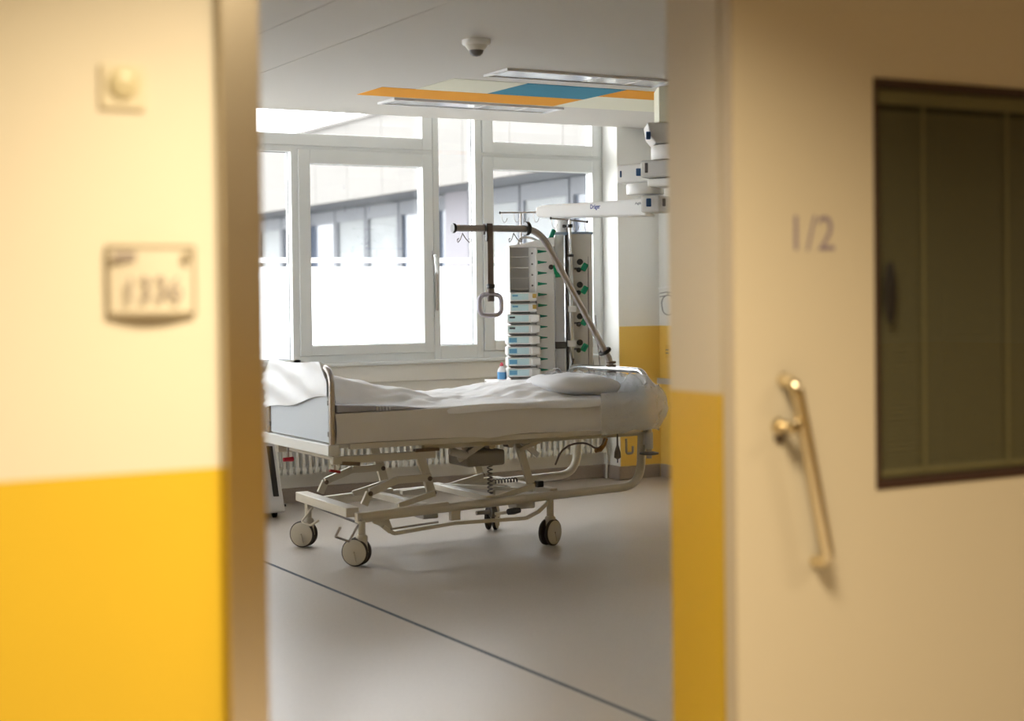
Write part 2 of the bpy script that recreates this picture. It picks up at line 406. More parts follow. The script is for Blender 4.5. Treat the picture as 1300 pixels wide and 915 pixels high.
# coloured ceiling panels
def cpanel(n, m, px, dz=0.006):
    c = [PX(x, y, Z=ZC-dz) for x, y in px]
    x0, x1, y0, y1 = min(p.x for p in c), max(p.x for p in c), min(p.y for p in c), max(p.y for p in c)
    return x0, x1, y0, y1
def zc(x, y): return PX(x, y, Z=ZC-0.006)
o1, o3 = zc(470, 116), zc(718, 131.5)
oy0, oy1 = (zc(483, 111).y+zc(732, 127).y)/2, (zc(457, 121).y+zc(703, 136).y)/2
bx0, bx1, by0 = zc(645, 113).x, zc(764, 122).x, (zc(674, 106).y+zc(793, 116).y)/2
ox0 = (zc(457,121).x+zc(483,111).x)/2
oy2 = zc(768, 124).y
def cp(n, m, x0, x1, y0, y1): MB().box(x0+0.001, x1-0.001, y0+0.001, y1-0.001, ZC-0.002, ZC).build(n, m, co)
cp('coloured_panel', 'orange', ox0, bx1, oy0, oy1)
cp('coloured_panel', 'teal', bx0, bx1, by0, oy0)
cp('coloured_panel', 'orange', bx1, RX1-0.25, by0, oy2)
cp('coloured_panel', 'creamp', ox0+0.22, bx0, by0, oy0)
cp('coloured_panel', 'creamp', bx1, RX1-0.25, oy2, oy1)
# baseboards
BH = 0.10
struct(MB().box(RX0+0.014, PX0-0.018, BW-0.014, BW, 0, BH).build('baseboard_back', 'base', bevel=0.004))
bp = struct(MB().box(PX0-0.018, RX1-0.014, PIER-0.014, PIER, 0, BH).build('baseboard_pier', 'base', bevel=0.004))
MB().box(PX0-0.018, PX0-0.004, PIER, BW-0.001, 0, BH).build('side_strip', 'base', bp)
struct(MB().box(RX1-0.014, RX1, CW1+0.02, PIER-0.014, 0, BH).build('baseboard_right', 'base', bevel=0.004))
struct(MB().box(RX0, RX0+0.014, CW1+0.02, BW-0.015, 0, BH).build('baseboard_left', 'base', bevel=0.004))
struct(MB().box(KX0+0.01, OX0-0.09, CW0-0.012, CW0, 0, BH).build('baseboard_corridor', 'base', bevel=0.004))

# ------------------------------------------------------------------ windows
WY0, WY1, GY = BW-0.015, BW+0.085, BW+0.047    # profile front / back, glass plane
def wx(px, y=300): return PX(px, y, Y=WY0).x
def wz(py, x=394): return PX(x, py, Y=WY0).z
ZB = SILL                                            # frame foot
ZTOP = ZT-0.02
Z_TR = (wz(170), wz(185)); Z_S = wz(189.5); Z_GT = wz(207); Z_GB = wz(439.5); Z_SB = wz(452)
Z_F1, Z_F2, Z_F3 = (PX(394, y, Y=GY).z for y in (338.5, 333.5, 327))
def ring(x0, x1, z0, z1, t, y0, y1):
    b, t4 = MB(), (t if isinstance(t, tuple) else (t,)*4)     # left right bottom top
    l, r, bo, to = t4
    b.box(x0, x0+l, y0, y1, z0, z1).box(x1-r, x1, y0, y1, z0, z1).box(x0+l, x1-r, y0, y1, z0, z0+bo).box(x0+l, x1-r, y0, y1, z1-to, z1)
    return b
def pane(parent, x0, x1, z0, z1, film=True):
    MB().box(x0-0.004, x1+0.004, GY, GY+0.006, z0-0.004, z1+0.004).build('pane', 'glass', parent)
    ring(x0-0.001, x1+0.001, z0-0.001, z1+0.001, 0.005, GY-0.004, GY).build('gasket', 'gasket', parent)
    if film:
        MB().box(x0+0.006, x1-0.006, GY-0.002, GY-0.0006, z0+0.006, Z_F1).build('frosted_film', 'film', parent)
        MB().box(x0+0.006, x1-0.006, GY-0.002, GY-0.0006, Z_F2, Z_F3).build('frosted_strip', 'film', parent)
def sash(parent, x0, x1, z0, z1, gx0, gx1, gz0, gz1, handle=None, film=True):
    sh = ring(x0+0.002, x1-0.002, z0+0.002, z1-0.002, (gx0-x0, x1-gx1, gz0-z0, z1-gz1), WY0-0.012, WY1-0.02).build('sash', 'frame_white', parent, bevel=0.003)
    pane(sh, gx0, gx1, gz0, gz1, film)
    return sh
def upper_light(parent, x0, x1, gx0, gx1):
    fr = ring(x0+0.002, x1-0.002, Z_TR[1], ZTOP, (gx0-x0, x1-gx1, Z_TR[0]-Z_TR[1], 0.05), WY0-0.012, WY1-0.02).build('sash', 'frame_white', parent, bevel=0.003)
    pane(fr, gx0, gx1, Z_TR[0], ZTOP-0.05, False)
g = dict(l_end=wx(366.5), post=wx(370.5), s0=wx(379), g0=wx(393.7), g1=wx(537), s1=wx(549.5), n0=wx(558), n1=wx(604), r0=wx(613), rg0=wx(626), rg1=wx(752), r1=wx(762), end=PX0-0.006)
sw = g['s1']-g['s0']
def bay(name, xl, mirror=False):
    """wide bay: one long light above, a fixed pane and an opening sash below"""
    xr = xl+2*sw+0.02
    e = sempty(name, ((xl+xr)/2, WY0, ZB))
    return e, xr
# bay A (partly seen): fixed pane left, sash right
xa0 = g['s0']-sw-0.02
win = sempty('window_1', ((xa0+g['s1'])/2, WY0, ZB))
MB().box(xa0, g['s1']+0.004, WY0, WY1, Z_S, Z_TR[1]).box(g['post'], g['s0'], WY0, WY1, ZB, Z_S).box(xa0, xa0+0.05, WY0, WY1, ZB, Z_S).box(xa0, g['s0'], WY0, WY1, ZB, Z_GB-0.09).box(xa0+0.05, g['post'], WY0, WY1, Z_GT+0.075, Z_S).box(g['s0'], g['s1'], WY0, WY1, ZB, Z_SB).build('frame', 'frame_white', win)
upper_light(win, xa0, g['s1'], xa0+0.08, g['g1'])
pane(win, xa0+0.05, g['post'], Z_GB-0.09, Z_GT+0.075)
sh = sash(win, g['s0'], g['s1'], Z_SB, Z_S, g['g0'], g['g1'], Z_GB, Z_GT)
def win_handle(parent, x, ztop):
    y = WY0-0.012
    h = MB().box(x-0.016, x+0.016, y-0.010, y, ztop-0.07, ztop+0.0)
    h.build('handle_rose', 'lamp_frame', parent, bevel=0.004)
    MB().tube(fillet([(x, y-0.008, ztop-0.035), (x, y-0.045, ztop-0.035), (x+0.012, y-0.045, ztop-0.16)], 0.015), 0.010, 10).build('handle_lever', 'chrome', parent, smooth=True)
win_handle(sh, wx(547.5), wz(318, 548))
MB().box(wx(550.5), wx(553.5), WY0-0.03, WY0-0.012, wz(394, 552), wz(348, 552)).build('lock_bar', 'tube', win, bevel=0.003)
# narrow fixed light
win = sempty('window_2', ((g['s1']+g['r0'])/2, WY0, ZB))
ring(g['s1']+0.006, g['r0']-0.002, ZB, ZTOP, (g['n0']-g['s1']-0.006, g['r0']-g['n1']-0.002, Z_GB-0.02-ZB, 0.05), WY0, WY1).build('frame', 'frame_white', win, bevel=0.003)
pane(win, g['n0'], g['n1'], Z_GB-0.02, ZTOP-0.05)
# right bay
win = sempty('window_3', ((g['r0']+g['end'])/2, WY0, ZB))
MB().box(g['r0'], g['end'], WY0, WY1, Z_S, Z_TR[1]).box(g['r1'], g['end'], WY0, WY1, ZB, Z_S).box(g['r1'], g['end'], WY0, WY1, Z_TR[1], ZTOP).box(g['r0'], g['r1'], WY0, WY1, ZB, Z_SB).build('frame', 'frame_white', win)
upper_light(win, g['r0'], g['r1'], g['rg0'], g['rg1'])
sash(win, g['r0'], g['r1'], Z_SB, Z_S, g['rg0'], g['rg1'], Z_GB, Z_GT)
# the run of windows goes on to the left
win = sempty('window_4', (xa0-0.25, WY0, ZB))
n0 = xa0-(g['r0']-g['s1'])
ring(n0, xa0-0.002, ZB, ZTOP, (0.06, 0.06, Z_GB-0.02-ZB, 0.05), WY0, WY1).build('frame', 'frame_white', win, bevel=0.003)
pane(win, n0+0.06, xa0-0.062, Z_GB-0.02, ZTOP-0.05)
xb = n0; wn = 5
def full_bay(name, x0, x1):
    w_ = sempty(name, ((x0+x1)/2, WY0, ZB)); mid = (x0+x1)/2
    MB().box(x0, x1, WY0, WY1, Z_S, Z_TR[1]).box(mid-0.03, mid+0.03, WY0, WY1, ZB, Z_S).box(x0, x1, WY0, WY1, ZB, Z_SB).build('frame', 'frame_white', w_)
    upper_light(w_, x0, x1, x0+0.08, x1-0.08)
    sash(w_, mid+0.03, x1, Z_SB, Z_S, mid+0.12, x1-0.09, Z_GB, Z_GT)
    sash(w_, x0, mid-0.03, Z_SB, Z_S, x0+0.09, mid-0.12, Z_GB, Z_GT)
while xb-2*sw > RX0:
    full_bay('window_%d' % wn, xb-2*sw, xb-0.002); xb -= 2*sw; wn += 1   # until the left wall is reached
struct(MB().box(RX0, xb, WY0, WY1+0.1, SILL, ZT).build('wall_infill', 'wall_plain'))

# added windows in the unseen left wall, bringing daylight in from that side
for k in range(3):
    y0, y1 = LW0+(LW1-LW0)*k/3, LW0+(LW1-LW0)*(k+1)/3
    w_ = sempty('window_%d' % wn, (RX0-0.07, (y0+y1)/2, 0.90)); wn += 1
    q = MB(); xa_, xb_ = RX0-0.11, RX0-0.03
    q.box(xa_, xb_, y0+0.001, y0+0.08, 0.90, 2.62).box(xa_, xb_, y1-0.08, y1-0.001, 0.90, 2.62).box(xa_, xb_, y0+0.08, y1-0.08, 0.90, 0.99).box(xa_, xb_, y0+0.08, y1-0.08, 2.54, 2.62)
    q.build('frame', 'frame_white', w_)
    MB().box(RX0-0.074, RX0-0.068, y0+0.078, y1-0.078, 0.985, 2.545).build('pane', 'glass', w_)

# ------------------------------------------------------------------ door frame, sliding door
fx0 = PX(284, 400, Y=CW0-0.02).x
fr = MB()
fr.box(fx0, OX0+0.004, CW0-0.028, CW0+0.001, 0, OZ+0.05).box(OX0, OX0+0.004, CW0, CW1+0.01, 0, OZ)
struct(fr.build('trim_2', 'steel', bevel=0.010))
DY0, DY1 = 2.925, 2.972
dx0 = PX(934, 400, Y=DY0).x
DX1, DZ = dx0+1.40, 2.50
dr = sempty('door_1', (dx0+0.7, (DY0+DY1)/2, 0.0))
gx0, gx1 = PX(1110.5, 350, Y=DY0).x, dx0+1.12
gz1, gz0 = PX(1110, 99, Y=DY0).z, PX(1114, 621, Y=DY0).z
leaf = ring(dx0, DX1, 0.012, DZ, (gx0-dx0, DX1-gx1, gz0-0.012, DZ-gz1), DY0, DY1).build('leaf', 'door', dr)
MB().box(gx0, gx1, DY1-0.006, DY1-0.001, gz0, gz1).build('back_sheet', 'dgrey', leaf)
MB().box(dx0-0.003, dx0, DY0+0.004, DY1, 0.012, DZ).build('edge_profile', 'door_edge', leaf)
ring(gx0-0.001, gx1+0.001, gz0-0.001, gz1+0.001, (0.013, 0.013, 0.024, 0.022), DY0-0.004, DY0+0.012).build('glazing_bead', 'dark_frame', dr, bevel=0.002)
MB().box(gx0+0.012, gx1-0.012, DY0+0.004, DY0+0.008, gz0+0.022, gz1-0.020).build('pane', 'door_glass', dr)
bl = MB(); zz = gz0+0.05
while zz < gz1-0.075:
    bl.obox(((gx0+gx1)/2, DY0+0.026, zz), (1,0,0), (0,math.cos(1.15),math.sin(1.15)), (0,-math.sin(1.15),math.cos(1.15)), (gx1-gx0)/2-0.016, 0.0085, 0.0004); zz += 0.0135
b_ = bl.build('blind_slats', 'blind', dr); b_['kind'] = 'stuff'
MB().box(gx0+0.014, gx1-0.014, DY0+0.014, DY0+0.036, gz1-0.058, gz1-0.024).build('blind_rail', 'blind_rail', dr)
MB().box(gx0+0.014, gx1-0.014, DY0+0.018, DY0+0.034, gz0+0.026, gz0+0.042).build('blind_rail', 'blind_rail', dr)
for px in (1171, 1277):
    x = PX(px, 350, Y=DY0+0.02).x
    MB().box(x-0.004, x+0.004, DY0+0.0135, DY0+0.0145, gz0+0.04, gz1-0.05).build('ladder_tape', 'blind_rail', dr)
# dark finger shell behind the pane edge
c = PX(1128, 371, Y=DY0+0.006)
MB().lathe((c.x, DY0+0.0035, c.z), (0,-1,0), [(0.018,0),(0.020,0.006),(0.012,0.012),(0.002,0.013)], 20).build('finger_shell', 'black', dr, smooth=True)
fs = bpy.data.objects['finger_shell']; fs.scale = (1, 1, 4.0); fs.location.z = c.z-0.08
# pull handle (leaning bow) and lock
hT, hB = PX(993, 482, Y=DY0), PX(1034, 712, Y=DY0)
OUT = 0.052
a1, b1 = Vector((hT.x, DY0-OUT, hT.z-0.015)), Vector((hB.x, DY0-OUT, hB.z+0.01))
hp = fillet([(hT.x, DY0, hT.z), (hT.x, DY0-OUT, hT.z-0.008), (hB.x+0.002, DY0-OUT, hB.z+0.008), (hB.x, DY0, hB.z)], 0.04, 8)
MB().tube(hp, 0.0155, 16).build('pull_handle', 'brass', dr, smooth=True)
for p in (hT, hB): MB().lathe((p.x, DY0, p.z), (0,-1,0), [(0.017,0),(0.017,0.005),(0.013,0.008)], 20).build('handle_foot', 'brass', dr, smooth=True)
lk = PX(988, 541, Y=DY0)
MB().lathe((lk.x, DY0, lk.z), (0,-1,0), [(0.022,0),(0.022,0.007),(0.014,0.010),(0.014,0.045),(0.018,0.050),(0.018,0.064),(0.012,0.068)], 24).build('lock_knob', 'brass', dr, smooth=True)
MB().lathe((lk.x, DY0, lk.z-0.028), (0,-1,0), [(0.014,0),(0.014,0.006),(0.010,0.009)], 20).build('key_rose', 'bolt', dr, smooth=True)
tl, tr = PX(1008, 318, Y=DY0), PX(1059, 318, Y=DY0)
text_mesh('lettering', '1/2', 'ink', (tl.x, DY0-0.0012, tl.z), (1,0,0), (0,0,1), PX(1008, 273, Y=DY0).z-tl.z, dr, width=tr.x-tl.x)
MB().box(dx0-1.25, DX1+0.05, DY0-0.01, CW0-0.001, DZ+0.01, ZK-0.005).build('sliding_track', 'door_edge', dr)

# ------------------------------------------------------------------ corridor: sign, wall plate, lamps
a, b = PX(138, 313, Y=CW0-0.016), PX(249, 398, Y=CW0-0.016)
sg = thing('room_sign', 'framed room number plate reading 1336 on cream corridor wall', 'sign', ((a.x+b.x)/2, CW0-0.01, b.z))
n = 12
pts = [(a.x+(b.x-a.x)*i/n, CW0-0.006-0.014*math.sin(math.pi*i/n)) for i in range(n+1)]
def curved(x0, x1, z0, z1, off, m, nm, par):
    q = MB(); ps = [(x0+(x1-x0)*i/n) for i in range(n+1)]
    f = lambda x: CW0-0.007-0.014*math.sin(math.pi*min(1, max(0, (x-a.x)/(b.x-a.x))))-off
    for i in range(n):
        q.add([(ps[i], f(ps[i]), z0), (ps[i+1], f(ps[i+1]), z0), (ps[i+1], f(ps[i+1]), z1), (ps[i], f(ps[i]), z1),
               (ps[i], f(ps[i])+0.006, z0), (ps[i+1], f(ps[i+1])+0.006, z0), (ps[i+1], f(ps[i+1])+0.006, z1), (ps[i], f(ps[i])+0.006, z1)],
              [(0,1,2,3),(4,7,6,5),(3,2,6,7),(0,4,5,1)]+([(0,3,7,4)] if i == 0 else [])+([(1,5,6,2)] if i == n-1 else []))
    return q.build(nm, m, par)
curved(a.x, b.x, b.z, a.z, 0, 'sign', 'plate', sg)
for z0, z1 in ((b.z-0.004, b.z+0.004), (a.z-0.003, a.z+0.003)): curved(a.x-0.002, b.x+0.002, z0, z1, 0.002, 'sign_rim', 'rim', sg)
for x in (a.x, b.x): MB().box(x-0.002, x+0.002, CW0-0.012, CW0, b.z, a.z).build('end_cap', 'sign_rim', sg)
sx = lambda t: a.x+(b.x-a.x)*t
sz = lambda t: b.z+(a.z-b.z)*t
text_mesh('lettering', '1336', 'ink_dark', (sx(0.20), CW0-0.0285, sz(0.20)), (1,0,0), (0,0,1), (a.z-b.z)*0.36, sg, width=(b.x-a.x)*0.62)
MB().box(sx(0.05), sx(0.30), CW0-0.0225, CW0-0.0215, sz(0.80), sz(0.92)).build('printed_bar', 'ink_dark', sg)
MB().box(sx(0.84), sx(0.94), CW0-0.0225, CW0-0.0215, sz(0.78), sz(0.92)).build('printed_mark', 'sign_rim', sg)
a, b = PX(127, 80, Y=CW0-0.01), PX(186, 140, Y=CW0-0.01)
sp = thing('wall_plate', 'square cream wall plate with round centre above the room sign', 'wall plate', ((a.x+b.x)/2, CW0, b.z))
MB().box(a.x, b.x, CW0-0.010, CW0, b.z, a.z).build('plate', 'switch', sp, bevel=0.004)
cc = ((a.x+b.x)/2, CW0-0.010, (a.z+b.z)/2+0.006)
MB().lathe(cc, (0,-1,0), [(0.030,0),(0.030,0.006),(0.024,0.010),(0.010,0.013)], 24).build('round_insert', mat('insert_plastic', (0.74, 0.66, 0.42), 0.3), sp, smooth=True)

def corridor_lamp(x, y, lab, pw):
    t = thing('corridor_lamp', lab, 'lamp', (x, y, ZK-0.03), 'corridor ceiling lamps')
    ring(x-0.32, x+0.32, y-0.32+0.0, y+0.32, 0.02, 0, 1)
    q = MB()
    q.box(x-0.32, x+0.32, y-0.32, y-0.30, ZK-0.03, ZK).box(x-0.32, x+0.32, y+0.30, y+0.32, ZK-0.03, ZK).box(x-0.32, x-0.30, y-0.30, y+0.30, ZK-0.03, ZK).box(x+0.30, x+0.32, y-0.30, y+0.30, ZK-0.03, ZK)
    q.build('frame', 'lamp_frame', t)
    MB().box(x-0.30, x+0.30, y-0.30, y+0.30, ZK-0.008, ZK-0.001).build('diffuser', 'diffuser', t)
    l = bpy.data.lights.new('lamp_light', 'AREA'); l.shape = 'SQUARE'; l.size = 0.58; l.energy = pw; l.color = LAMP_C; l.spread = math.radians(140)
    lo = bpy.data.objects.new('lamp_light', l); COL.objects.link(lo); lo.location = (x, y, ZK-0.012); WL[lo.name] = lo.location.copy(); adopt(lo, t)
corridor_lamp(1.30, 1.75, 'square ceiling lamp in corridor in front of the doorway', LAMP_W)
corridor_lamp(4.3, 1.3, 'square ceiling lamp in corridor beyond the sliding door', LAMP_W*0.35)
corridor_lamp(-1.8, 1.2, 'square ceiling lamp at the far end of corridor', LAMP_W*0.35)
# ------------------------------------------------------------------ hospital bed
YN, YF = 7.36, 8.06
BX0, BX1 = 3.05, 5.02
BY0, BY1 = 7.27, 8.16
bed = thing('hospital_bed', 'height-adjustable hospital bed with cream enamel frame on four castors', 'bed', (4.03, 7.71, 0.0))
def P(px, py, y): return PX(px, py, Y=y)
# base rails: slightly rising to the head end, bent up under the headboard
for y in (YN, YF):
    z0, z1 = 0.247, 0.292
    pts = fillet([(3.24, y, z0), (4.35, y, z0+(z1-z0)*0.66), (5.005, y, z1), (5.02, y, 0.60)], 0.13, 8)
    MB().tube(pts, 0.025, 12).build('base_rail', 'bed_paint', bed, smooth=True)
    MB().bar((3.215, y, z0+0.001), (3.75, y, z0+0.022), 0.042, 0.052).build('rail_sleeve', 'bed_paint', bed, bevel=0.004)
# cross members of the base (run across the bed)
MB().bar((3.21, YN+0.03, 0.275), (3.21, YF+0.045, 0.285), 0.075, 0.05).build('cross_beam', 'bed_paint', bed, bevel=0.005)
for x, z, w in ((3.62, 0.275, 0.05), (4.02, 0.290, 0.06), (4.42, 0.300, 0.05)):
    MB().bar((x, YN, z), (x, YF, z), w, 0.035).build('cross_bar', 'bed_paint', bed, bevel=0.004)
MB().bar((3.78, YF-0.06, 0.272), (4.42, YF-0.02, 0.31), 0.03, 0.02).build('brace_bar', 'bed_paint', bed)
MB().bar((4.02, YF-0.1, 0.30), (4.36, YN+0.12, 0.30), 0.025, 0.02).build('brace_bar', 'bed_paint', bed)
# lifting links: two at the foot end, two at the head end (near and far side)
UZ = 0.555
def link(pts, w, y, name='lift_arm', t=0.022):
    q = MB()
    for p, r in zip(pts, pts[1:]): q.bar((p[0], y, p[1]), (r[0], y, r[1]), t, w)
    o = q.build(name, 'bed_paint', bed, bevel=0.003)
    return o
def pivot(x, z, y, par):
    MB().lathe((x, y-0.012, z), (0,-1,0), [(0.013,0),(0.013,0.006),(0.008,0.010)], 12).build('bolt', 'bolt', par, smooth=True)
for y in (YN+0.05, YF-0.05):
    A = lambda px, py: (P(px, py, YN+0.05).x, P(px, py, YN+0.05).z)
    kneel = [A(462, 641), A(469, 625), A(504, 609), A(547, 606)]
    o = link(kneel, 0.040, y); pivot(*A(469, 626), y, o); pivot(*A(544.5, 607), y, o)
    leg = [(A(533, 568)[0], UZ+0.02), A(544.5, 607), A(550, 627)]
    o = link(leg, 0.050, y+0.024, 'lift_leg'); pivot(*A(549.5, 625), y-0.002, o)
    o = link([A(549.5, 625), A(503, 641)], 0.030, y-0.024, 'lift_strut')
    leg2 = [(A(659, 562)[0], UZ+0.03), A(676, 615)]
    o = link(leg2, 0.044, y+0.02, 'lift_leg'); pivot(*A(676, 615), y, o)
    o = link([A(676, 616), A(622, 633)], 0.030, y-0.02, 'lift_strut')
    o = link([A(655, 571), A(683, 558)], 0.026, y-0.03, 'lift_strut')
# upper frame under the mattress
for y in (BY0+0.055, BY1-0.055):
    MB().bar((BX0+0.02, y, UZ+0.005), (3.66, y, UZ+0.004), 0.03, 0.040).build('side_rail', 'bed_paint', bed, bevel=0.003)
    MB().bar((3.60, y+0.02, UZ+0.045), (BX1-0.02, y+0.02, UZ+0.045), 0.03, 0.034).build('side_rail', 'bed_paint', bed, bevel=0.003)
MB().bar((BX0+0.10, BY0+0.015, 0.632), (BX1-0.06, BY0+0.015, 0.622), 0.025, 0.03).build('mattress_rail', 'bed_paint', bed, bevel=0.003)
MB().bar((BX0+0.10, BY1-0.015, 0.632), (BX1-0.06, BY1-0.015, 0.622), 0.025, 0.03).build('mattress_rail', 'bed_paint', bed, bevel=0.003)
for i in range(9):
    x = BX0+0.16+i*0.21
    MB().bar((x, BY0+0.03, 0.634), (x, BY1-0.03, 0.634), 0.06, 0.012).build('slat', 'bed_paint', bed)
# foot-end beam, stretched rod, red release knobs
MB().box(BX0-0.03, BX0+0.03, BY0-0.02, BY1+0.03, 0.592, 0.648).build('end_beam', mat('end_beam_enamel', (0.74, 0.74, 0.71), 0.35), bed, bevel=0.004)
a, b = P(353.5, 569.5, BY1-0.12), P(411, 583, BY0+0.12)
MB().cyl((BX0+0.06, a.y, a.z), (BX0+0.06, b.y, b.z), 0.011).build('foot_rod', 'bed_paint', bed, smooth=True)
for y in (a.y-0.04, b.y+0.03): MB().bar((BX0+0.06, y, a.z+0.0), (BX0+0.06, y, 0.60), 0.018, 0.018).build('rod_hanger', 'bed_paint', bed)
k = P(366, 583, BY1-0.16); MB().cyl((k.x-0.028, k.y, k.z), (k.x+0.028, k.y, k.z), 0.011, 0.014).build('release_knob', 'red', bed, smooth=True)
MB().bar((k.x, k.y, k.z), (k.x, k.y, 0.60), 0.008, 0.008).build('knob_stem', 'tube', bed)
k = P(425, 597.5, BY0+0.08); MB().bar((k.x-0.03, k.y, k.z+0.004), (k.x+0.03, k.y, k.z-0.008), 0.016, 0.014).build('release_knob', 'red', bed, bevel=0.003)
MB().bar((k.x, k.y, k.z), (k.x, k.y, 0.56), 0.008, 0.008).build('knob_stem', 'tube', bed)
MB().bar((3.12, BY0+0.05, 0.545), (3.22, BY0+0.05, 0.535), 0.03, 0.02).build('bracket', 'bolt', bed)
MB().bar((3.54, BY0+0.05, 0.585), (3.68, BY0+0.05, 0.585), 0.03, 0.016).build('bracket', 'bolt', bed)
# footboard: hooped tube and laminate panel
def hoop(x, zb, zt, r, name, mt, y0, y1, rr=0.016):
    pts = fillet([(x, y0, zb), (x, y0, zt), (x, y1, zt), (x, y1, zb)], r, 8)
    return MB().tube(pts, rr, 14).build(name, mt, bed, smooth=True)
FZ = 1.035
fh = hoop(BX0, 0.60, FZ, 0.09, 'foot_hoop', 'tube', BY0, BY1)
q = MB(); q.prism([(BX0-0.006, BY0+0.03, 0.655), (BX0-0.006, BY1-0.03, 0.655), (BX0-0.006, BY1-0.03, FZ-0.05), (BX0-0.006, BY0+0.03, FZ-0.05)], (0.014,0,0))
fp = q.build('foot_panel', 'board', bed, bevel=0.004)
for z in (0.70, 0.86):
    for y in (BY0+0.021, BY1-0.021): MB().box(BX0-0.012, BX0+0.012, y-0.009, y+0.009, z-0.012, z+0.012).build('panel_clip', 'dgrey', fp)
# headboard
HZ = 0.955
hoop(BX1, 0.56, HZ, 0.10, 'head_hoop', 'chrome', BY0+0.035, BY1, 0.017)
q = MB(); q.prism([(BX1-0.004, BY0+0.07, 0.66), (BX1-0.004, BY1-0.03, 0.66), (BX1-0.004, BY1-0.03, 0.915), (BX1-0.004, BY0+0.07, 0.915)], (0.014,0,0))
q.build('head_panel', 'board', bed, bevel=0.004)
MB().cyl((BX1, BY0+0.035, 0.53), (BX1, BY0+0.035, 0.62), 0.027).build('post_socket', 'bed_paint', bed, smooth=True)
bq = P(824, 577, BY0+0.01)
MB().cyl((bq.x, bq.y, 0.455), (bq.x, bq.y, 0.66), 0.016).build('bumper_post', 'tube', bed, smooth=True)
MB().cyl((bq.x, bq.y, 0.51), (bq.x, bq.y, 0.605), 0.024).build('bumper_sleeve', 'med_mid', bed, smooth=True)
MB().lathe((bq.x, bq.y, 0.475), (0,0,1), [(0.04,0),(0.056,0.004),(0.056,0.012),(0.03,0.018)], 24).build('bumper_disc', 'dgrey', bed, smooth=True)
hk = P(797, 572, BY0+0.02)
MB().tube(fillet([(hk.x-0.01, hk.y, 0.575), (hk.x-0.01, hk.y, 0.490), (hk.x+0.035, hk.y, 0.490), (hk.x+0.035, hk.y, 0.530)], 0.015), 0.007, 8).build('line_hook', 'tube', bed, smooth=True)
pg = P(784, 580, BY0+0.03)
MB().lathe((pg.x, pg.y, 0.44), (0,0,1), [(0.004,0),(0.004,0.02),(0.020,0.03),(0.018,0.06),(0.006,0.10),(0.004,0.20)], 12).build('hanging_plug', 'dgrey', bed, smooth=True)
hs = [P(705, 590, 7.9), P(712, 572, 7.9), P(726, 563, 7.85), P(745, 562, 7.8), P(757, 570, 7.75), P(764, 566, 7.72), P(768, 557, 7.7)]
MB().tube(fillet(hs, 0.05), 0.006, 8).build('cable', 'strap', bed, smooth=True)
MB().tube([P(756, 572, 7.72), P(762, 571, 7.72), P(767, 564, 7.72), P(769, 556, 7.72)], 0.014, 10).build('cable_hook', mat('amber_hook', (0.30, 0.14, 0.03), 0.4), bed, smooth=True)
# drive: motor box, coiled lead, side levers
mc = P(605, 582, 7.62)
MB().box(mc.x-0.12, mc.x+0.12, 7.50, 7.74, mc.z-0.032, mc.z+0.055).build('motor_box', 'motor', bed, bevel=0.014)
MB().bar((mc.x-0.16, 7.47, UZ+0.05), (mc.x+0.20, 7.47, UZ+0.04), 0.03, 0.05).build('motor_mount', 'bed_paint', bed)
for x, dz in ((mc.x-0.19, 0), (mc.x-0.02, 0), (mc.x+0.1, 0)):
    MB().cyl((x, 7.40, UZ+0.02), (x, 7.46, UZ+0.02), 0.020).build('pivot_boss', 'tube', bed, smooth=True)
MB().bar((mc.x-0.24, 7.38, UZ-0.045), (mc.x-0.05, 7.38, UZ+0.055), 0.012, 0.03).build('lever', 'med_mid', bed)
MB().bar((mc.x+0.12, 7.38, UZ+0.06), (mc.x+0.26, 7.38, UZ-0.05), 0.012, 0.03).build('lever', 'med_mid', bed)
MB().cyl((mc.x-0.30, 7.36, UZ+0.01), (mc.x-0.20, 7.36, UZ-0.02), 0.022).build('damper', 'med_mid', bed, smooth=True)
cl = P(622, 600, 7.66); pts = []
for i in range(91):
    t = i/90; an = t*2*math.pi*9
    pts.append((cl.x+0.014*math.cos(an), 7.66+0.014*math.sin(an), mc.z-0.03-t*0.20))
MB().tube(pts, 0.004, 6).build('coiled_lead', 'dgrey', bed, smooth=True)
c2 = P(640, 614, 7.7); pts = []
for i in range(71):
    t = i/70; an = t*2*math.pi*8
    pts.append((c2.x-0.07+t*0.16, 7.7+0.011*math.cos(an), 0.335+0.011*math.sin(an)))
MB().tube(pts, 0.004, 6).build('coiled_lead', 'dgrey', bed, smooth=True)
# brake linkage under the near rail
lb = [P(486, 668, YN), P(500, 677, YN), P(576, 664, YN), P(668, 657.5, YN), P(684, 649, YN), P(697, 636, YN)]
q = MB()
for p, r in zip(lb, lb[1:]): q.bar(p, r, 0.016, 0.020)
q.build('brake_bar', 'bed_paint', bed, bevel=0.002)
br = [P(x, y, YN) for x, y in ((472, 656), (493, 656), (499, 672), (494, 677), (483, 668), (474, 664))]
MB().prism(br, (0, 0.012, 0)).build('brake_bracket', 'bed_paint', bed)
pp = P(495, 671, YN); pq = P(555, 662, YN)
MB().cyl((pp.x, YN-0.01, pp.z), (pq.x, YN-0.01, pq.z), 0.006).build('brake_rod', 'tube', bed, smooth=True)
pa = P(577, 640, YN); MB().bar((pa.x, YN, 0.19), (pa.x, YN, 0.275), 0.03, 0.055, (1,0,0)).build('hanger_plate', 'bed_paint', bed)
pa = P(617, 650, YN+0.08); MB().cyl((pa.x-0.06, YN+0.08, pa.z), (pa.x+0.07, YN+0.08, pa.z), 0.012).build('brake_shaft', 'tube', bed, smooth=True)
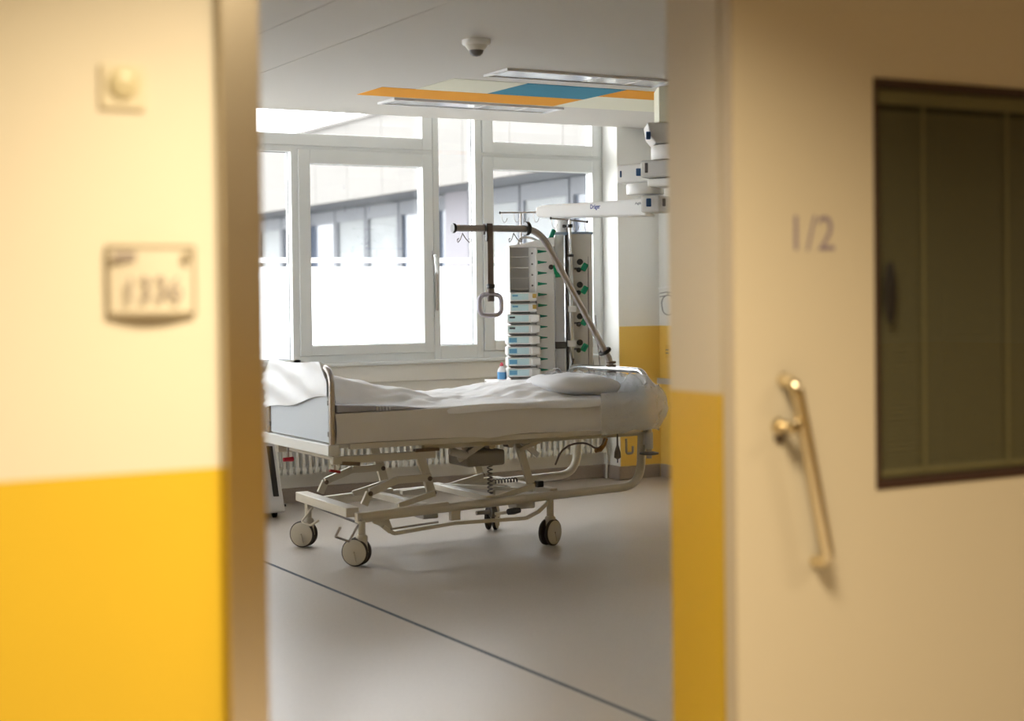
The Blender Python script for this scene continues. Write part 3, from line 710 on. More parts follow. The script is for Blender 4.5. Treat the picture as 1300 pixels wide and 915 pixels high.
MB().lathe((pa.x+0.02, YN+0.08, pa.z), (1,0,0), [(0.02,0),(0.03,0.005),(0.03,0.035),(0.02,0.04)], 14).build('cam_disc', 'dgrey', bed, smooth=True)
pd = P(653, 649, YN-0.05)
MB().bar((pd.x-0.11, YN-0.03, pd.z-0.008), (pd.x-0.02, YN-0.05, pd.z), 0.014, 0.016).build('pedal_arm', 'bed_paint', bed)
MB().lathe((pd.x-0.05, YN-0.05, pd.z), (1,0,0.05), [(0.006,0),(0.017,0.01),(0.019,0.05),(0.014,0.085),(0.004,0.092)], 14).build('pedal_pad', 'black', bed, smooth=True)
cpx = P(540, 650, 7.75); MB().box(cpx.x-0.05, cpx.x+0.05, 7.68, 7.80, cpx.z-0.03, cpx.z+0.02).build('gear_case', 'med_mid', bed, bevel=0.01)
cpx = P(662, 640, YN+0.1); MB().box(cpx.x-0.06, cpx.x+0.06, YN+0.05, YN+0.15, cpx.z-0.02, cpx.z+0.02).build('gear_case', 'med_mid', bed, bevel=0.006)
jb = P(690, 610, YN-0.01); MB().box(jb.x-0.02, jb.x+0.02, YN+0.02, YN+0.06, 0.325, 0.36).build('rubber_stop', 'black', bed, bevel=0.004)
# long brake crank from wheel to wheel at the foot end
MB().cyl((3.245, YN+0.02, 0.215), (3.225, YF-0.02, 0.245), 0.007).build('brake_crank', 'dgrey', bed, smooth=True)
# castors ----------------------------------------------------------------
WR = 0.074
def castor(x, y, ang, off, pedal=None, ztop=0.235):
    """ang: heading of the axle (world, radians); off: trailing offset"""
    ax = Vector((math.cos(ang), math.sin(ang), 0)); tv = Vector((-ax.y, ax.x, 0))
    c = Vector((x, y, WR)); piv = c+tv*off
    q = MB(); q.cyl((piv.x, piv.y, 0.115), (piv.x, piv.y, ztop), 0.020, n=18)
    st = q.build('castor', 'bed_paint', bed, smooth=True)
    MB().lathe((piv.x, piv.y, 0.108), (0,0,1), [(0.030,0),(0.031,0.045),(0.024,0.056)], 20).build('swivel_head', 'hub', st, smooth=True)
    hd = MB()
    for s in (0,):
        poly = [c+tv*off+Vector((0,0,0.085)), c+tv*(off+0.028)+Vector((0,0,0.04)), c+tv*0.066+Vector((0,0,-0.005)), c+Vector((0,0,-0.022)), c+tv*-0.02, c+tv*(off-0.02)+Vector((0,0,0.085))]
        hd.prism([p-ax*0.009 for p in poly], ax*0.018)
    hd.build('fork', 'hub', st, bevel=0.003)
    for s in (-1, 1):
        o_ = c+ax*(0.012*s)
        MB().lathe(o_, ax*s, [(0.058,0),(WR-0.004,0.001),(WR,0.005),(WR,0.015),(WR-0.004,0.019),(0.066,0.0195)], 32).build('tyre', 'tyre', st, smooth=True)
        d = MB().lathe(o_+ax*s*0.0196, ax*s, [(0.0665,0),(0.0665,0.001),(0.060,0.0030),(0.014,0.0045),(0.004,0.0045)], 32).build('wheel_disc', 'hub', st, smooth=True)
        e1 = o_+ax*s*0.0235
        MB().bar(e1+Vector((0,0,0.006)), e1+tv*0.012*s+Vector((0,0,-0.05)), 0.003, 0.014, ax).build('disc_rib', 'bed_paint', st)
        MB().lathe(e1, ax*s, [(0.0042,0),(0.0042,0.003),(0.002,0.0035)], 10).build('axle_cap', 'bolt', st)
    return st, piv
va = math.atan2(-0.86, -0.50)          # axle pointing back at the viewer
stA, pA = castor(3.214, 7.355, va-0.30, 0.030)
stB, pB = castor(3.212, 8.085, va-0.30, 0.030, ztop=0.265)
stC, pC = castor(4.392, 7.36, va+0.95, 0.004, ztop=0.27)
stD, pD = castor(4.400, 8.045, va+1.35, 0.004, ztop=0.27)
# bent brake pedals at the foot castors
q = [P(458, 660, YN-0.02), P(443, 687, YN-0.05), P(425.5, 681, YN-0.10), P(432, 669, YN-0.12)]
MB().tube(fillet(q, 0.008, 4), 0.0065, 8).build('brake_pedal', 'tube', bed, smooth=True)
q = [P(401, 638, YF-0.02), P(383, 662, YF-0.04), P(394, 667, YF-0.08), P(405, 660, YF-0.1)]
MB().tube(fillet(q, 0.008, 4), 0.0065, 8).build('brake_pedal', 'bed_paint', bed, smooth=True)
# lifting pole with trapeze ------------------------------------------------
YM = 7.70
def T(px, py): return P(px, py, YM)
pole = fillet([T(577, 289.5), T(676, 290.5), T(690, 303), T(773, 455)], 0.0, 1)
pole = fillet([T(577, 289.5), T(684, 290.5), T(773, 455)], 0.11, 10)
end = pole[-1]
pole.append(Vector((5.035, YM, end.z-0.06))); pole.append(Vector((5.035, YM, 0.64)))
lp = MB().tube(pole, 0.0195, 16).build('lifting_pole', 'tube', bed, smooth=True)
def collar(px, py, ax, r, h, n='pole_collar'):
    c = T(px, py); ax = Vector(ax).normalized()
    MB().lathe(c-ax*h/2, ax, [(r*0.9,0),(r,h*0.2),(r,h*0.8),(r*0.9,h)], 20).build(n, 'black', lp, smooth=True)
collar(576, 289.5, (1,0,0), 0.028, 0.016, 'end_cap'); collar(669, 290, (1,0,0), 0.040, 0.024)
dr_ = T(773,455)-T(700,322)
collar(768, 446, dr_, 0.040, 0.018)
for z in (0.965, 0.985, 0.925, 0.905):
    MB().lathe((5.035, YM, z), (0,0,1), [(0.026,0),(0.030,0.004),(0.030,0.010),(0.026,0.014)], 16).build('clamp_ring', 'bolt', lp, smooth=True)
for px in (587, 652):
    c = T(px, 296)
    q = MB()
    for s in (-1, 1):
        q.tube(fillet([(c.x, YM, c.z), (c.x+s*0.018, YM-0.01, c.z-0.035), (c.x+s*0.040, YM-0.02, c.z-0.055), (c.x+s*0.045, YM-0.02, c.z-0.035), (c.x+s*0.030, YM-0.015, c.z-0.030)], 0.012, 4), 0.0025, 6)
    q.build('wire_hook', 'bolt', lp, smooth=True)
c = T(619.5, 290)
st = MB(); zt = c.z+0.026; zb_ = T(619.5, 366).z
st.box(c.x-0.017, c.x+0.017, YM-0.026, YM-0.022, zb_, zt).box(c.x-0.017, c.x+0.017, YM-0.026, YM+0.026, zt-0.002, zt+0.002)
st.box(c.x-0.017, c.x+0.017, YM+0.022, YM+0.026, zt-0.06, zt).bar((c.x, YM+0.024, zt-0.058), (c.x, YM-0.02, zt-0.10), 0.034, 0.003, (1,0,0))
st.build('strap', 'strap', lp)
MB().box(c.x-0.026, c.x-0.018, YM-0.034, YM-0.014, c.z-0.075, c.z+0.028).build('strap_buckle', 'black', lp, bevel=0.003)
zc_ = T(619.5, 363).z
MB().lathe((c.x, YM-0.024, zc_-0.014), (0,0,1), [(0.018,0),(0.024,0.004),(0.024,0.022),(0.018,0.026)], 16).build('strap_clasp', 'black', lp, smooth=True)
MB().box(c.x-0.020, c.x+0.020, YM-0.036, YM-0.012, zb_-0.075, zb_+0.0).build('strap_end', 'strap', lp, bevel=0.006)
h = T(620, 387); wv, hv = 0.072, 0.060
gr = []
for i in range(40):
    t = 2*math.pi*i/40; cx_, sy_ = math.cos(t), math.sin(t)
    gr.append((h.x+wv*math.copysign(abs(cx_)**0.55, cx_), YM-0.024, h.z+hv*math.copysign(abs(sy_)**0.62, sy_)))
MB().tube(gr, 0.0135, 10, closed=True).build('trapeze_grip', 'grip', lp, smooth=True)

# ------------------------------------------------------------------ bedding
def sm(t): t = max(0, min(1, t)); return t*t*(3-2*t)
def lerpk(x, ks):
    for (a, va_), (b, vb) in zip(ks, ks[1:]):
        if x <= b: return va_+(vb-va_)*sm((x-a)/(b-a)) if x > a else va_
    return ks[-1][1]
mt = thing('mattress', 'grey hospital mattress showing beneath the white sheet', 'mattress', (4.03, 7.71, 0.642))
mm = MB().box(BX0+0.03, BX1-0.03, BY0+0.02, BY1-0.02, 0.642, 0.795)
mo = mm.build('core', 'mattress', mt, bevel=0.025)
# fitted lower sheet wraps the mattress; beige shade of its side is in the colour
def fitted(u, v):
    x = BX0+0.022+u*(BX1-BX0-0.044)
    # v runs over the near side: bottom -> top
    z = 0.648-0.012*sm((x-3.6)/0.4)*(1-v)*(1+0.8*math.sin(x*7))+0.155*v
    bul = 0.012*math.sin(math.pi*v)+0.004*noise.noise(Vector((x*5, 1.2, z*9)))
    fold = 0.007*max(0, 1-abs((x-3.20)-(0.16*(1-v)))/0.03)
    return (x, BY0+0.008-bul-fold-0.004*(1-v), z)
fs_ = MB().grid(fitted, 80, 10)
def fitted_far(u, v):
    p = fitted(1-u, v); return (p[0], BY1+BY0-p[1], p[2])
fs_.grid(fitted_far, 60, 6)
def fend(x):
    return lambda u, v: (x, BY0+0.01+u*(BY1-BY0-0.02), 0.648+0.155*v)
fs_.grid(fend(BX0+0.022), 8, 4); fs_.grid(fend(BX1-0.022), 8, 4)
fs_.grid(lambda u, v: (BX0+0.022+u*(BX1-BX0-0.044), BY0+0.008+v*(BY1-BY0-0.016), 0.803-0.004*math.sin(math.pi*v)), 20, 10)
fso = fs_.build('fitted_sheet', 'sheet_low', smooth=True)
tag(fso, 'taut white fitted sheet with shade in its colour, stretched round the hospital mattress', 'sheet')
# rumpled duvet cover on top
foot = [(3.06, 0.165), (3.20, 0.155), (3.36, 0.125), (3.55, 0.085), (3.79, 0.038), (4.00, 0.026), (4.15, 0.034), (4.30, 0.060), (4.42, 0.078), (4.60, 0.072), (4.80, 0.05), (4.97, 0.03)]
def duvet(u, v):
    x = 3.085+u*(4.97-3.085)
    tuck = sm((3.85-x)/0.5)                 # at the foot end the duvet is drawn back from the edge
    ny = BY0-0.012+0.075*tuck
    k = max(0.0, (v-0.10)/0.90)
    y = ny+0.03+k*(BY1-0.02-ny-0.03)
    g_ = sm(k/0.42)*(1-0.25*sm((k-0.75)/0.25))
    zz = 0.815+lerpk(x, foot)*g_*1.08
    wr = noise.noise(Vector((x*3.2, y*4.0, 0.3)))*0.012+noise.noise(Vector((x*8+y*6, y*9, 2.1)))*0.011+noise.noise(Vector((x*5-y*18, y*4+x*7, 5.1)))*0.010
    zz += wr*(0.25+0.75*sm(k/0.2))
    if v < 0.10:                            # rolled hem over the near edge
        a_ = (1-v/0.10)*math.pi*0.5; drop = 0.012+0.040*(1-tuck)*(0.7+0.5*noise.noise(Vector((x*2.3, 1, 1))))
        y = ny+0.03-0.030*math.sin(a_); zz -= drop*(1-math.cos(a_))
    return (x, y, zz)
du = MB().grid(duvet, 110, 60)
du.grid(lambda u, v: (3.085+u*(4.97-3.085), BY1-0.02+0.012*math.sin(math.pi*v), duvet(u, 1)[2]*(1-v)+v*0.70), 60, 5)
du.grid(lambda u, v: (3.085-0.006*v, duvet(0, u)[1], duvet(0, u)[2]*(1-v)+0.80*v), 40, 4)
duo = du.build('duvet', 'sheet', smooth=True)
tag(duo, 'rumpled white duvet spread over the bed, piled up against the footboard', 'duvet')
# grey striped band of a folded blanket peeping out below the duvet
bk = thing('folded_blanket', 'grey folded blanket edge with pale stripes under the duvet at the foot end', 'blanket', (3.35, BY0+0.05, 0.804))
q = MB(); q.prism([(3.09, BY0+0.02, 0.806), (3.62, BY0+0.03, 0.806), (3.45, BY0+0.035, 0.826), (3.09, BY0+0.03, 0.848)], (0, 0.22, 0.0))
q.build('folded_cloth', 'mattress', bk, bevel=0.006)
for i in range(5):
    x = 3.31+i*0.018
    MB().prism([(x, BY0+0.0185, 0.809), (x+0.009, BY0+0.0185, 0.809), (x+0.009, BY0+0.025, 0.832-i*0.002), (x, BY0+0.025, 0.832-i*0.002)], (0, 0.02, 0)).build('stripe', 'mattress_lbl', bk)
# pillow
pc = Vector((4.68, 7.56, 0.878))
q = MB()
def pil(u, v):
    th, ph = 2*math.pi*u, math.pi*(v-0.5)
    cx_, sx_ = math.cos(th), math.sin(th); cp_, sp_ = math.cos(ph), math.sin(ph)
    f = lambda t, p: math.copysign(abs(t)**p, t)
    r = f(cp_, 0.75)
    x, y, z = 0.25*r*f(cx_, 0.62), 0.235*r*f(sx_, 0.62), 0.062*f(sp_, 0.9)
    z += (0.018*noise.noise(Vector((x*8, y*8, 3)))+0.012*noise.noise(Vector((x*20, y*11, 7))))*max(0, sp_)
    z -= 0.012*(x/0.27)
    return (pc.x+x, pc.y+y, pc.z+z)
q.grid(pil, 64, 26)
pw_ = q.build('pillow', 'pillow', smooth=True)
tag(pw_, 'flat white pillow lying on the duvet at the head end', 'pillow')
# polythene wrap over the head end
def wrap(u, v):
    """u around the head end (far -> near -> a little along the near side), v from the bottom hem over the top"""
    path = [(4.80, 8.185), (5.07, 8.20), (5.085, 7.75), (5.085, 7.26), (4.985, 7.225), (4.86, 7.235), (4.66, 7.238)]
    t = u*(len(path)-1); i = min(int(t), len(path)-2); k = t-i
    x = path[i][0]*(1-k)+path[i+1][0]*k; y = path[i][1]*(1-k)+path[i+1][1]*k
    near = sm((u-0.72)/0.28)
    n1 = (noise.noise(Vector((x*7, y*7, v*4)))*0.026+noise.noise(Vector((x*19, y*19, v*11)))*0.014)*(1-0.85*near)
    zlo = 0.63+0.05*noise.noise(Vector((u*9, 0, 0)))-0.03*near
    zhi = 0.865+0.035*noise.noise(Vector((u*6, 3, 0)))-0.085*near
    z = zlo+(zhi-zlo)*min(v/0.6, 1.0)
    dx, dy = x-4.72, y-7.72; L = math.hypot(dx, dy); dx, dy = dx/L, dy/L
    out = math.sin(math.pi*min(1, v/0.6)**1.4)*0.045*(1-0.9*near)
    x += dx*(out+n1); y += dy*(out+n1)
    if near > 0: y = min(y, 7.247)
    if v > 0.6:
        k = (v-0.6)/0.4
        inx, iny = 4.90-0.10*near, min(max(y, 7.36), 8.05)
        x = x*(1-k)+inx*k; y = y*(1-k)+iny*k
        z = z+(0.065*math.sin(math.pi*min(1, k*0.8)))*(1-0.6*near)+(noise.noise(Vector((x*14, y*14, 1)))*0.030+noise.noise(Vector((x*34, y*34, 4)))*0.016)*(1-0.7*near)
        z = max(z, 0.845-0.02*k)
    return (x, y, z)
wo = MB().grid(wrap, 120, 48).build('plastic_wrap', 'plastic', smooth=True)
tag(wo, 'crumpled clear polythene sheet wrapped round the head end of the bed', 'plastic sheet')
# white elastic cover pulled over the footboard
def cov(u, v):
    y = BY0+0.012+u*(BY1+0.022-BY0-0.012)
    zb2 = 0.895-0.115*u+0.01*math.sin(u*9)
    edge = min((y-BY0-0.012), (BY1+0.022-y)); drop = 0.085*(1-sm(edge/0.11))
    zt2 = FZ+0.026-drop+0.008*math.sin(u*7+1)
    if v < 0.5:
        k = v/0.5; z = zb2+(zt2-zb2)*k
        fold = 0.010*math.sin((z*30-y*11+noise.noise(Vector((y*4, z*4, 0)))*2.2))*(1-abs(2*k-1)**3)+0.005*noise.noise(Vector((y*6, z*9, 1)))
        gath = 0.006*math.sin(z*150)*max(0, 1-(BY1+0.022-y)/0.05)
        x = BX0-0.024-fold-gath-0.006*math.sin(math.pi*k)
    else:
        k = (v-0.5)/0.5; zb3 = 0.86
        x = BX0-0.024+min(1, k*6)*0.05; z = zt2+0.010*math.sin(math.pi*min(1, k*6))-(zt2-zb3)*k
        x += 0.006*noise.noise(Vector((y*7, z*9, 4)))
    return (x, y, z)
q = MB().grid(cov, 90, 70)
q.grid(lambda u, v: (BX0-0.024+0.05*v, BY1+0.022+0.004*math.sin(u*60), 0.835+u*(FZ-0.065-0.835)), 40, 2)
cvo = q.build('footboard_cover', 'cover', smooth=True)
tag(cvo, 'gathered white elastic cover pulled over the top of the footboard', 'cover')
# ------------------------------------------------------------------ ceiling fittings
def ceiling_light(c4, lab):
    ps = [PX(x, y, Z=ZC-0.012) for x, y in c4]
    x0 = (ps[0].x+ps[1].x)/2; x1 = (ps[2].x+ps[3].x)/2; y0 = (ps[1].y+ps[2].y)/2; y1 = (ps[0].y+ps[3].y)/2
    t = thing('ceiling_light', lab, 'ceiling light', ((x0+x1)/2, (y0+y1)/2, ZC-0.02), 'recessed ceiling lights of the room')
    q = MB(); z0, z1 = ZC-0.014, ZC
    q.box(x0, x1, y0, y0+0.02, z0, z1).box(x0, x1, y1-0.02, y1, z0, z1).box(x0, x0+0.02, y0+0.02, y1-0.02, z0, z1).box(x1-0.02, x1, y0+0.02, y1-0.02, z0, z1)
    q.build('frame', 'lamp_frame', t)
    MB().box(x0+0.02, x1-0.02, y0+0.02, y1-0.02, ZC-0.008, ZC-0.001).build('cover', 'louvre', t)
    for k in (1, 2):
        xx = x0+(x1-x0)*(0.30+0.25*k)
        MB().box(xx-0.006, xx+0.006, y0+0.02, y1-0.02, ZC-0.0095, ZC-0.008).build('cross_blade', 'lamp_frame', t)
ceiling_light([(618, 97), (641, 89), (852, 103.5), (837, 113)], 'long flush ceiling light next to the blue panel')
ceiling_light([(487, 130), (506, 125), (711, 140), (681, 146)], 'long flush ceiling light beside the orange panel, close to the windows')
c = PX(604.5, 51, Z=ZC)
sd = thing('smoke_detector', 'small round smoke detector with dark dome on the ceiling', 'smoke detector', (c.x, c.y, ZC-0.075))
MB().lathe((c.x, c.y, ZC), (0,0,-1), [(0.070,0),(0.070,0.018),(0.062,0.026)], 28).build('base', 'med_white', sd, smooth=True)
MB().lathe((c.x, c.y, ZC-0.026), (0,0,-1), [(0.056,0),(0.042,0.022),(0.036,0.024)], 28).build('collar', 'med_grey', sd, smooth=True)
MB().lathe((c.x, c.y, ZC-0.050), (0,0,-1), [(0.036,0),(0.032,0.014),(0.020,0.026),(0.003,0.030)], 24).build('dome', 'dgrey', sd, smooth=True)

# ------------------------------------------------------------------ radiator
RY0, RY1 = BW-0.125, BW-0.045
rx0, rx1 = PX(353, 600, Y=RY0).x, PX(771, 580, Y=RY0).x
rz0, rz1 = PX(360, 604, Y=RY0).z, 0.62
rd = thing('radiator', 'long white column radiator under the windows', 'radiator', ((rx0+rx1)/2, (RY0+RY1)/2, rz0))
nsec = int((rx1-rx0)/0.0475)
sec0 = None
for i in range(nsec+1):
    x = rx0+0.0475*i
    if sec0 is None:
        q = MB(); ym = (RY0+RY1)/2
        for y in (RY0+0.014, RY1-0.014): q.tube([(x, y, rz0+0.03), (x, y, rz1-0.03)], 0.013, 8)
        for z, s in ((rz0, 1), (rz1, -1)):
            q.lathe((x-0.0235, ym, z+s*0.030), (1,0,0), [(0.018,0),(0.022,0.008),(0.026,0.0235),(0.022,0.039),(0.018,0.047)], 10)
            q.obox((x, ym, z+s*0.022), (1,0,0), (0,1,0), (0,0,1), 0.014, (RY1-RY0)/2, 0.020)
        sec0 = q.build('radiator_section', 'radiator', rd, smooth=True)
    else: copy_part(sec0, rd, (0.0475*i, 0, 0))
for x in (rx0+0.3, rx1-0.3):
    MB().box(x-0.012, x+0.012, RY1-0.01, BW, rz0+0.04, rz0+0.07).build('wall_bracket', 'radiator', rd)
MB().cyl((rx1+0.02, (RY0+RY1)/2, rz0+0.03), (rx1+0.02, (RY0+RY1)/2, 0.0), 0.009).build('supply_pipe', 'radiator', rd, smooth=True)

# ------------------------------------------------------------------ low wheeled unit beside the radiator
ux1, uy0 = 3.545, 9.22
un = thing('wheeled_unit', 'low pale grey wheeled unit with a black slanting strip beside the radiator', 'medical unit', (3.2, 9.38, 0.0))
q = MB(); q.prism([(2.90, uy0, 0.035), (ux1, uy0, 0.035), (ux1-0.075, uy0, 0.505), (2.96, uy0, 0.505)], (0, 0.34, 0))
ub = q.build('body', 'unit', un, bevel=0.012)
pa = lambda px, py: PX(px, py, Y=uy0)
q = MB(); pl = [pa(338, 566), pa(345.5, 566), pa(354, 630), pa(347, 630)]
q.prism([p+Vector((0, -0.005, 0)) for p in pl], (0, 0.006, 0)); q.build('black_strip', 'black', un)
MB().box(2.93, ux1-0.065, uy0-0.012, uy0+0.35, 0.505, 0.530).build('lid', mat('unit_lid', (0.78, 0.78, 0.78), 0.3), un, bevel=0.010)
for x in (2.98, ux1-0.06):
    for y in (uy0+0.05, uy0+0.29): MB().lathe((x-0.014, y, 0.028), (1,0,0), [(0.020,0),(0.028,0.004),(0.028,0.024),(0.020,0.028)], 14).build('castor', 'black', un, smooth=True)
kk = pa(357.5, 641)
MB().bar((ux1-0.01, uy0+0.1, 0.06), (ux1+0.035, uy0+0.1, 0.066), 0.02, 0.014).build('brake_lever', 'black', un)

# ------------------------------------------------------------------ pendant arm and supply column
def PDp(px, py, d): return PX(px, py, D=d)
L, R = PDp(690, 270.5, 10.0), PDp(829, 262.5, 9.62)
L.z = R.z = 1.938
ax = (R-L); LEN = ax.length; ax.normalize(); sd_ = Vector((-ax.y, ax.x, 0)); ZV = Vector((0,0,1))
if sd_.dot(fw) < 0: sd_ = -sd_
pn = thing('supply_arm', 'ceiling-hung medical supply arm with white beam and jointed grey boxes', 'supply arm', (R.x+0.5, R.y, 1.5))
bo = MB()
hw = 0.075
sec = [(-0.02, 0.030), (0.04, 0.042), (LEN*0.6, 0.047), (LEN*0.98, 0.056)]
b0 = len(bo.v)
for t, hh in sec:
    c = L+ax*t
    bo.v += [c-sd_*hw-ZV*hh, c+sd_*hw-ZV*hh, c+sd_*hw+ZV*hh, c-sd_*hw+ZV*hh]
for i in range(len(sec)-1):
    for k in range(4):
        l = (k+1) % 4; bo.f.append((b0+i*4+k, b0+i*4+l, b0+(i+1)*4+l, b0+(i+1)*4+k))
bo.f += [(b0+3, b0+2, b0+1, b0), tuple(b0+(len(sec)-1)*4+k for k in range(4))]
beam = bo.build('beam', 'med_white', pn, bevel=0.012)
def beam_pt(px, py):   # point on the viewer's face of the beam
    d = ray(px, py); n_ = sd_; o_ = L-sd_*(hw+0.0012); k = (o_-CAM).dot(n_)/d.dot(n_); return CAM+d*k
def on_beam(name, txt, m, x0, y0, x1, ytop):
    a, b = beam_pt(x0, y0), beam_pt(x1, y0)
    text_mesh(name, txt, m, a, ax, (0,0,1), (beam_pt(x0, ytop)-a).z, beam, width=(b-a).length, bold=0.02)
on_beam('lettering', 'Dräger', mat('ink_blue', (0.03, 0.06, 0.30), 0.5), 749.5, 267, 762, 259.5)
on_beam('lettering', 'Agila', mat('ink_grey', (0.20, 0.21, 0.23), 0.5), 806, 260.5, 815, 256.5)
def jbox(pxc, pyc, d, wa, wb, h, m, nm, insert=None, par=pn, rot=0.0):
    c = PDp(pxc, pyc, d); A = Vector((ax.x*math.cos(rot)-ax.y*math.sin(rot), ax.x*math.sin(rot)+ax.y*math.cos(rot), 0)); B_ = Vector((-A.y, A.x, 0))
    q = MB().obox(c, A, B_, ZV, wa/2, wb/2, h/2); o = q.build(nm, m, par, bevel=0.012)
    return o, c, A, B_
dj = 9.62
cR = PDp(836, 260, dj)
bx, c_, A_, B_ = jbox(833, 259.5, dj, 0.13, 0.19, 0.105, 'med_mid', 'joint_box')
ins = PDp(823.5, 257, dj-0.11); MB().obox(ins, rt, fw, ZV, 0.016, 0.006, 0.026).build('blue_insert', 'blue', bx, bevel=0.006)
ins = PDp(843, 257, dj-0.09); MB().obox(ins, rt, fw, ZV, 0.010, 0.006, 0.024).build('blue_insert', 'dgrey', bx, bevel=0.004)
cy = PDp(819, 241, dj+0.02)
MB().lathe((cy.x, cy.y, PDp(819, 247, dj).z), (0,0,1), [(0.115,0),(0.118,0.006),(0.118,0.062),(0.112,0.070)], 32).build('joint_drum', 'med_grey', pn, smooth=True)
bx2, *_ = jbox(816, 221, dj+0.02, 0.27, 0.20, 0.118, 'med_grey', 'joint_box')
ins = PDp(811, 218.5, dj-0.10); MB().obox(ins, rt, fw, ZV, 0.018, 0.006, 0.024).build('blue_insert', 'blue', bx2, bevel=0.006)
ins = PDp(788, 221, dj-0.10); MB().obox(ins, rt, fw, ZV, 0.006, 0.006, 0.020).build('blue_insert', 'blue', bx2, bevel=0.004)
# upper arm, carried to the ceiling mount further right
bx3, *_ = jbox(862, 214, dj-0.25, 0.42, 0.22, 0.105, 'med_mid', 'upper_arm')
ins = PDp(820.5, 213, dj-0.38); MB().obox(ins, rt, fw, ZV, 0.010, 0.006, 0.030).build('blue_insert', 'dgrey', bx3, bevel=0.004)
bx4, *_ = jbox(862, 231.5, dj-0.22, 0.34, 0.20, 0.05, 'med_grey', 'joint_plate')
dc = PDp(863, 194, dj-0.25)
MB().lathe((dc.x, dc.y, PDp(863, 203, dj-0.25).z), (0,0,1), [(0.17,0),(0.175,0.01),(0.175,0.075),(0.17,0.085)], 32).build('joint_drum', 'med_mid', pn, smooth=True)
q = MB(); cu = PDp(866, 172, dj-0.25)
pts = [(-0.225, 0.062), (-0.21, -0.02), (-0.175, -0.062), (0.22, -0.062), (0.22, 0.062)]
q.prism([cu+rt*a-fw*0.14+ZV*b for a, b in pts], fw*0.28)
bx5 = q.build('mount_housing', 'med_mid', pn, bevel=0.010)
ins = PDp(823, 172, dj-0.40); MB().obox(ins, rt, fw, ZV, 0.014, 0.008, 0.024).build('blue_insert', 'blue', bx5, bevel=0.005)
q = MB(); q.obox((cu.x, cu.y, (cu.z+0.062+ZC)/2), rt, fw, ZV, 0.155, 0.155, (ZC-cu.z-0.062)/2)
q.build('ceiling_mount', 'creamp', pn, bevel=0.004)
# supply column hanging below the beam's end
sc = PDp(727, 390, 9.98)
e1 = Vector((0.90, -0.436, 0)).normalized(); e2 = Vector((0.436, 0.90, 0)).normalized()
colz0, colz1 = 0.62, PDp(727, 297.5, 9.9).z
MB().lathe((L.x+0.12, L.y-0.04, colz1), (0,0,1), [(0.05,0),(0.05,L.z-colz1-0.04)], 20).build('column_neck', 'med_grey', pn, smooth=True)
pc_ = PDp(735, 390, 9.95)
q = MB().obox((pc_.x, pc_.y, (colz0+colz1)/2), e1, e2, ZV, 0.078, 0.10, (colz1-colz0)/2); pcol = q.build('supply_column', mat('column_panel', (0.74, 0.71, 0.66), 0.42), pn, bevel=0.006)
pe = PDp(726, 297, 9.95)
MB().obox((pe.x, pe.y, colz1+0.004), e1, e2, ZV, 0.125, 0.105, 0.010).build('top_plate', 'blue_edge', pcol, bevel=0.004)
pm = PDp(710, 390, 9.88)
MB().obox((pm.x, pm.y, (colz0+colz1)/2), e1, e2, ZV, 0.030, 0.05, (colz1-colz0)/2-0.004).build('aluminium_rail', 'alu_face', pcol, bevel=0.004)
pm = PDp(701.5, 390, 9.96)
MB().obox((pm.x, pm.y, (colz0+colz1)/2), e1, e2, ZV, 0.012, 0.012, (colz1-colz0)/2-0.02).build('aluminium_rail', 'alu', pcol, bevel=0.002)
pm = PDp(719.5, 390, 9.90)
MB().obox((pm.x, pm.y, (colz0+colz1)/2), e1, e2, ZV, 0.008, 0.03, (colz1-colz0)/2-0.006).build('dark_groove', 'dgrey', pcol)
for py in (455,): 
    pm = PDp(709, py-17, 9.85); MB().obox(pm, e1, e2, ZV, 0.05, 0.02, 0.022).build('rail_clamp', 'dgrey', pcol, bevel=0.004)
    MB().lathe(PDp(702, 445, 9.80), -fw, [(0.016,0),(0.018,0.006),(0.014,0.016)], 14).build('clamp_knob', 'black', pcol, smooth=True)
# shelf that carries the pump rack and the bottle (mostly hidden behind the bed)
shz = PDp(672, 481, 9.75).z-0.012
sh_c = PDp(672, 490, 9.86)
MB().obox((sh_c.x, sh_c.y, shz-0.012), e1, e2, ZV, 0.28, 0.16, 0.012).build('shelf', 'med_grey', pcol, bevel=0.004)
# leads
MB().tube([PDp(x, y, 9.80) for x, y in ((728, 455), (726, 466), (718, 474), (706, 475), (701, 468))], 0.006, 8).build('lead', 'black', pcol, smooth=True)
MB().tube([PDp(x, y, 9.80) for x, y in ((722, 330), (719, 360), (721, 400), (723, 440), (727, 458))], 0.006, 8).build('lead', 'dgrey', pcol, smooth=True)
for x0, x1 in ((748, 755), (757, 763)):
    MB().tube([PDp(x, y, 9.9) for x, y in ((x0-1, 400), (x0+1, 430), (x1-2, 458), (x1, 482))], 0.003, 6).build('lead', 'strap', pcol, smooth=True)
MB().cyl(PDp(746.5, 297, 9.85), PDp(747.5, 480, 9.85), 0.003, n=8).build('lead', 'strap', pcol, smooth=True)
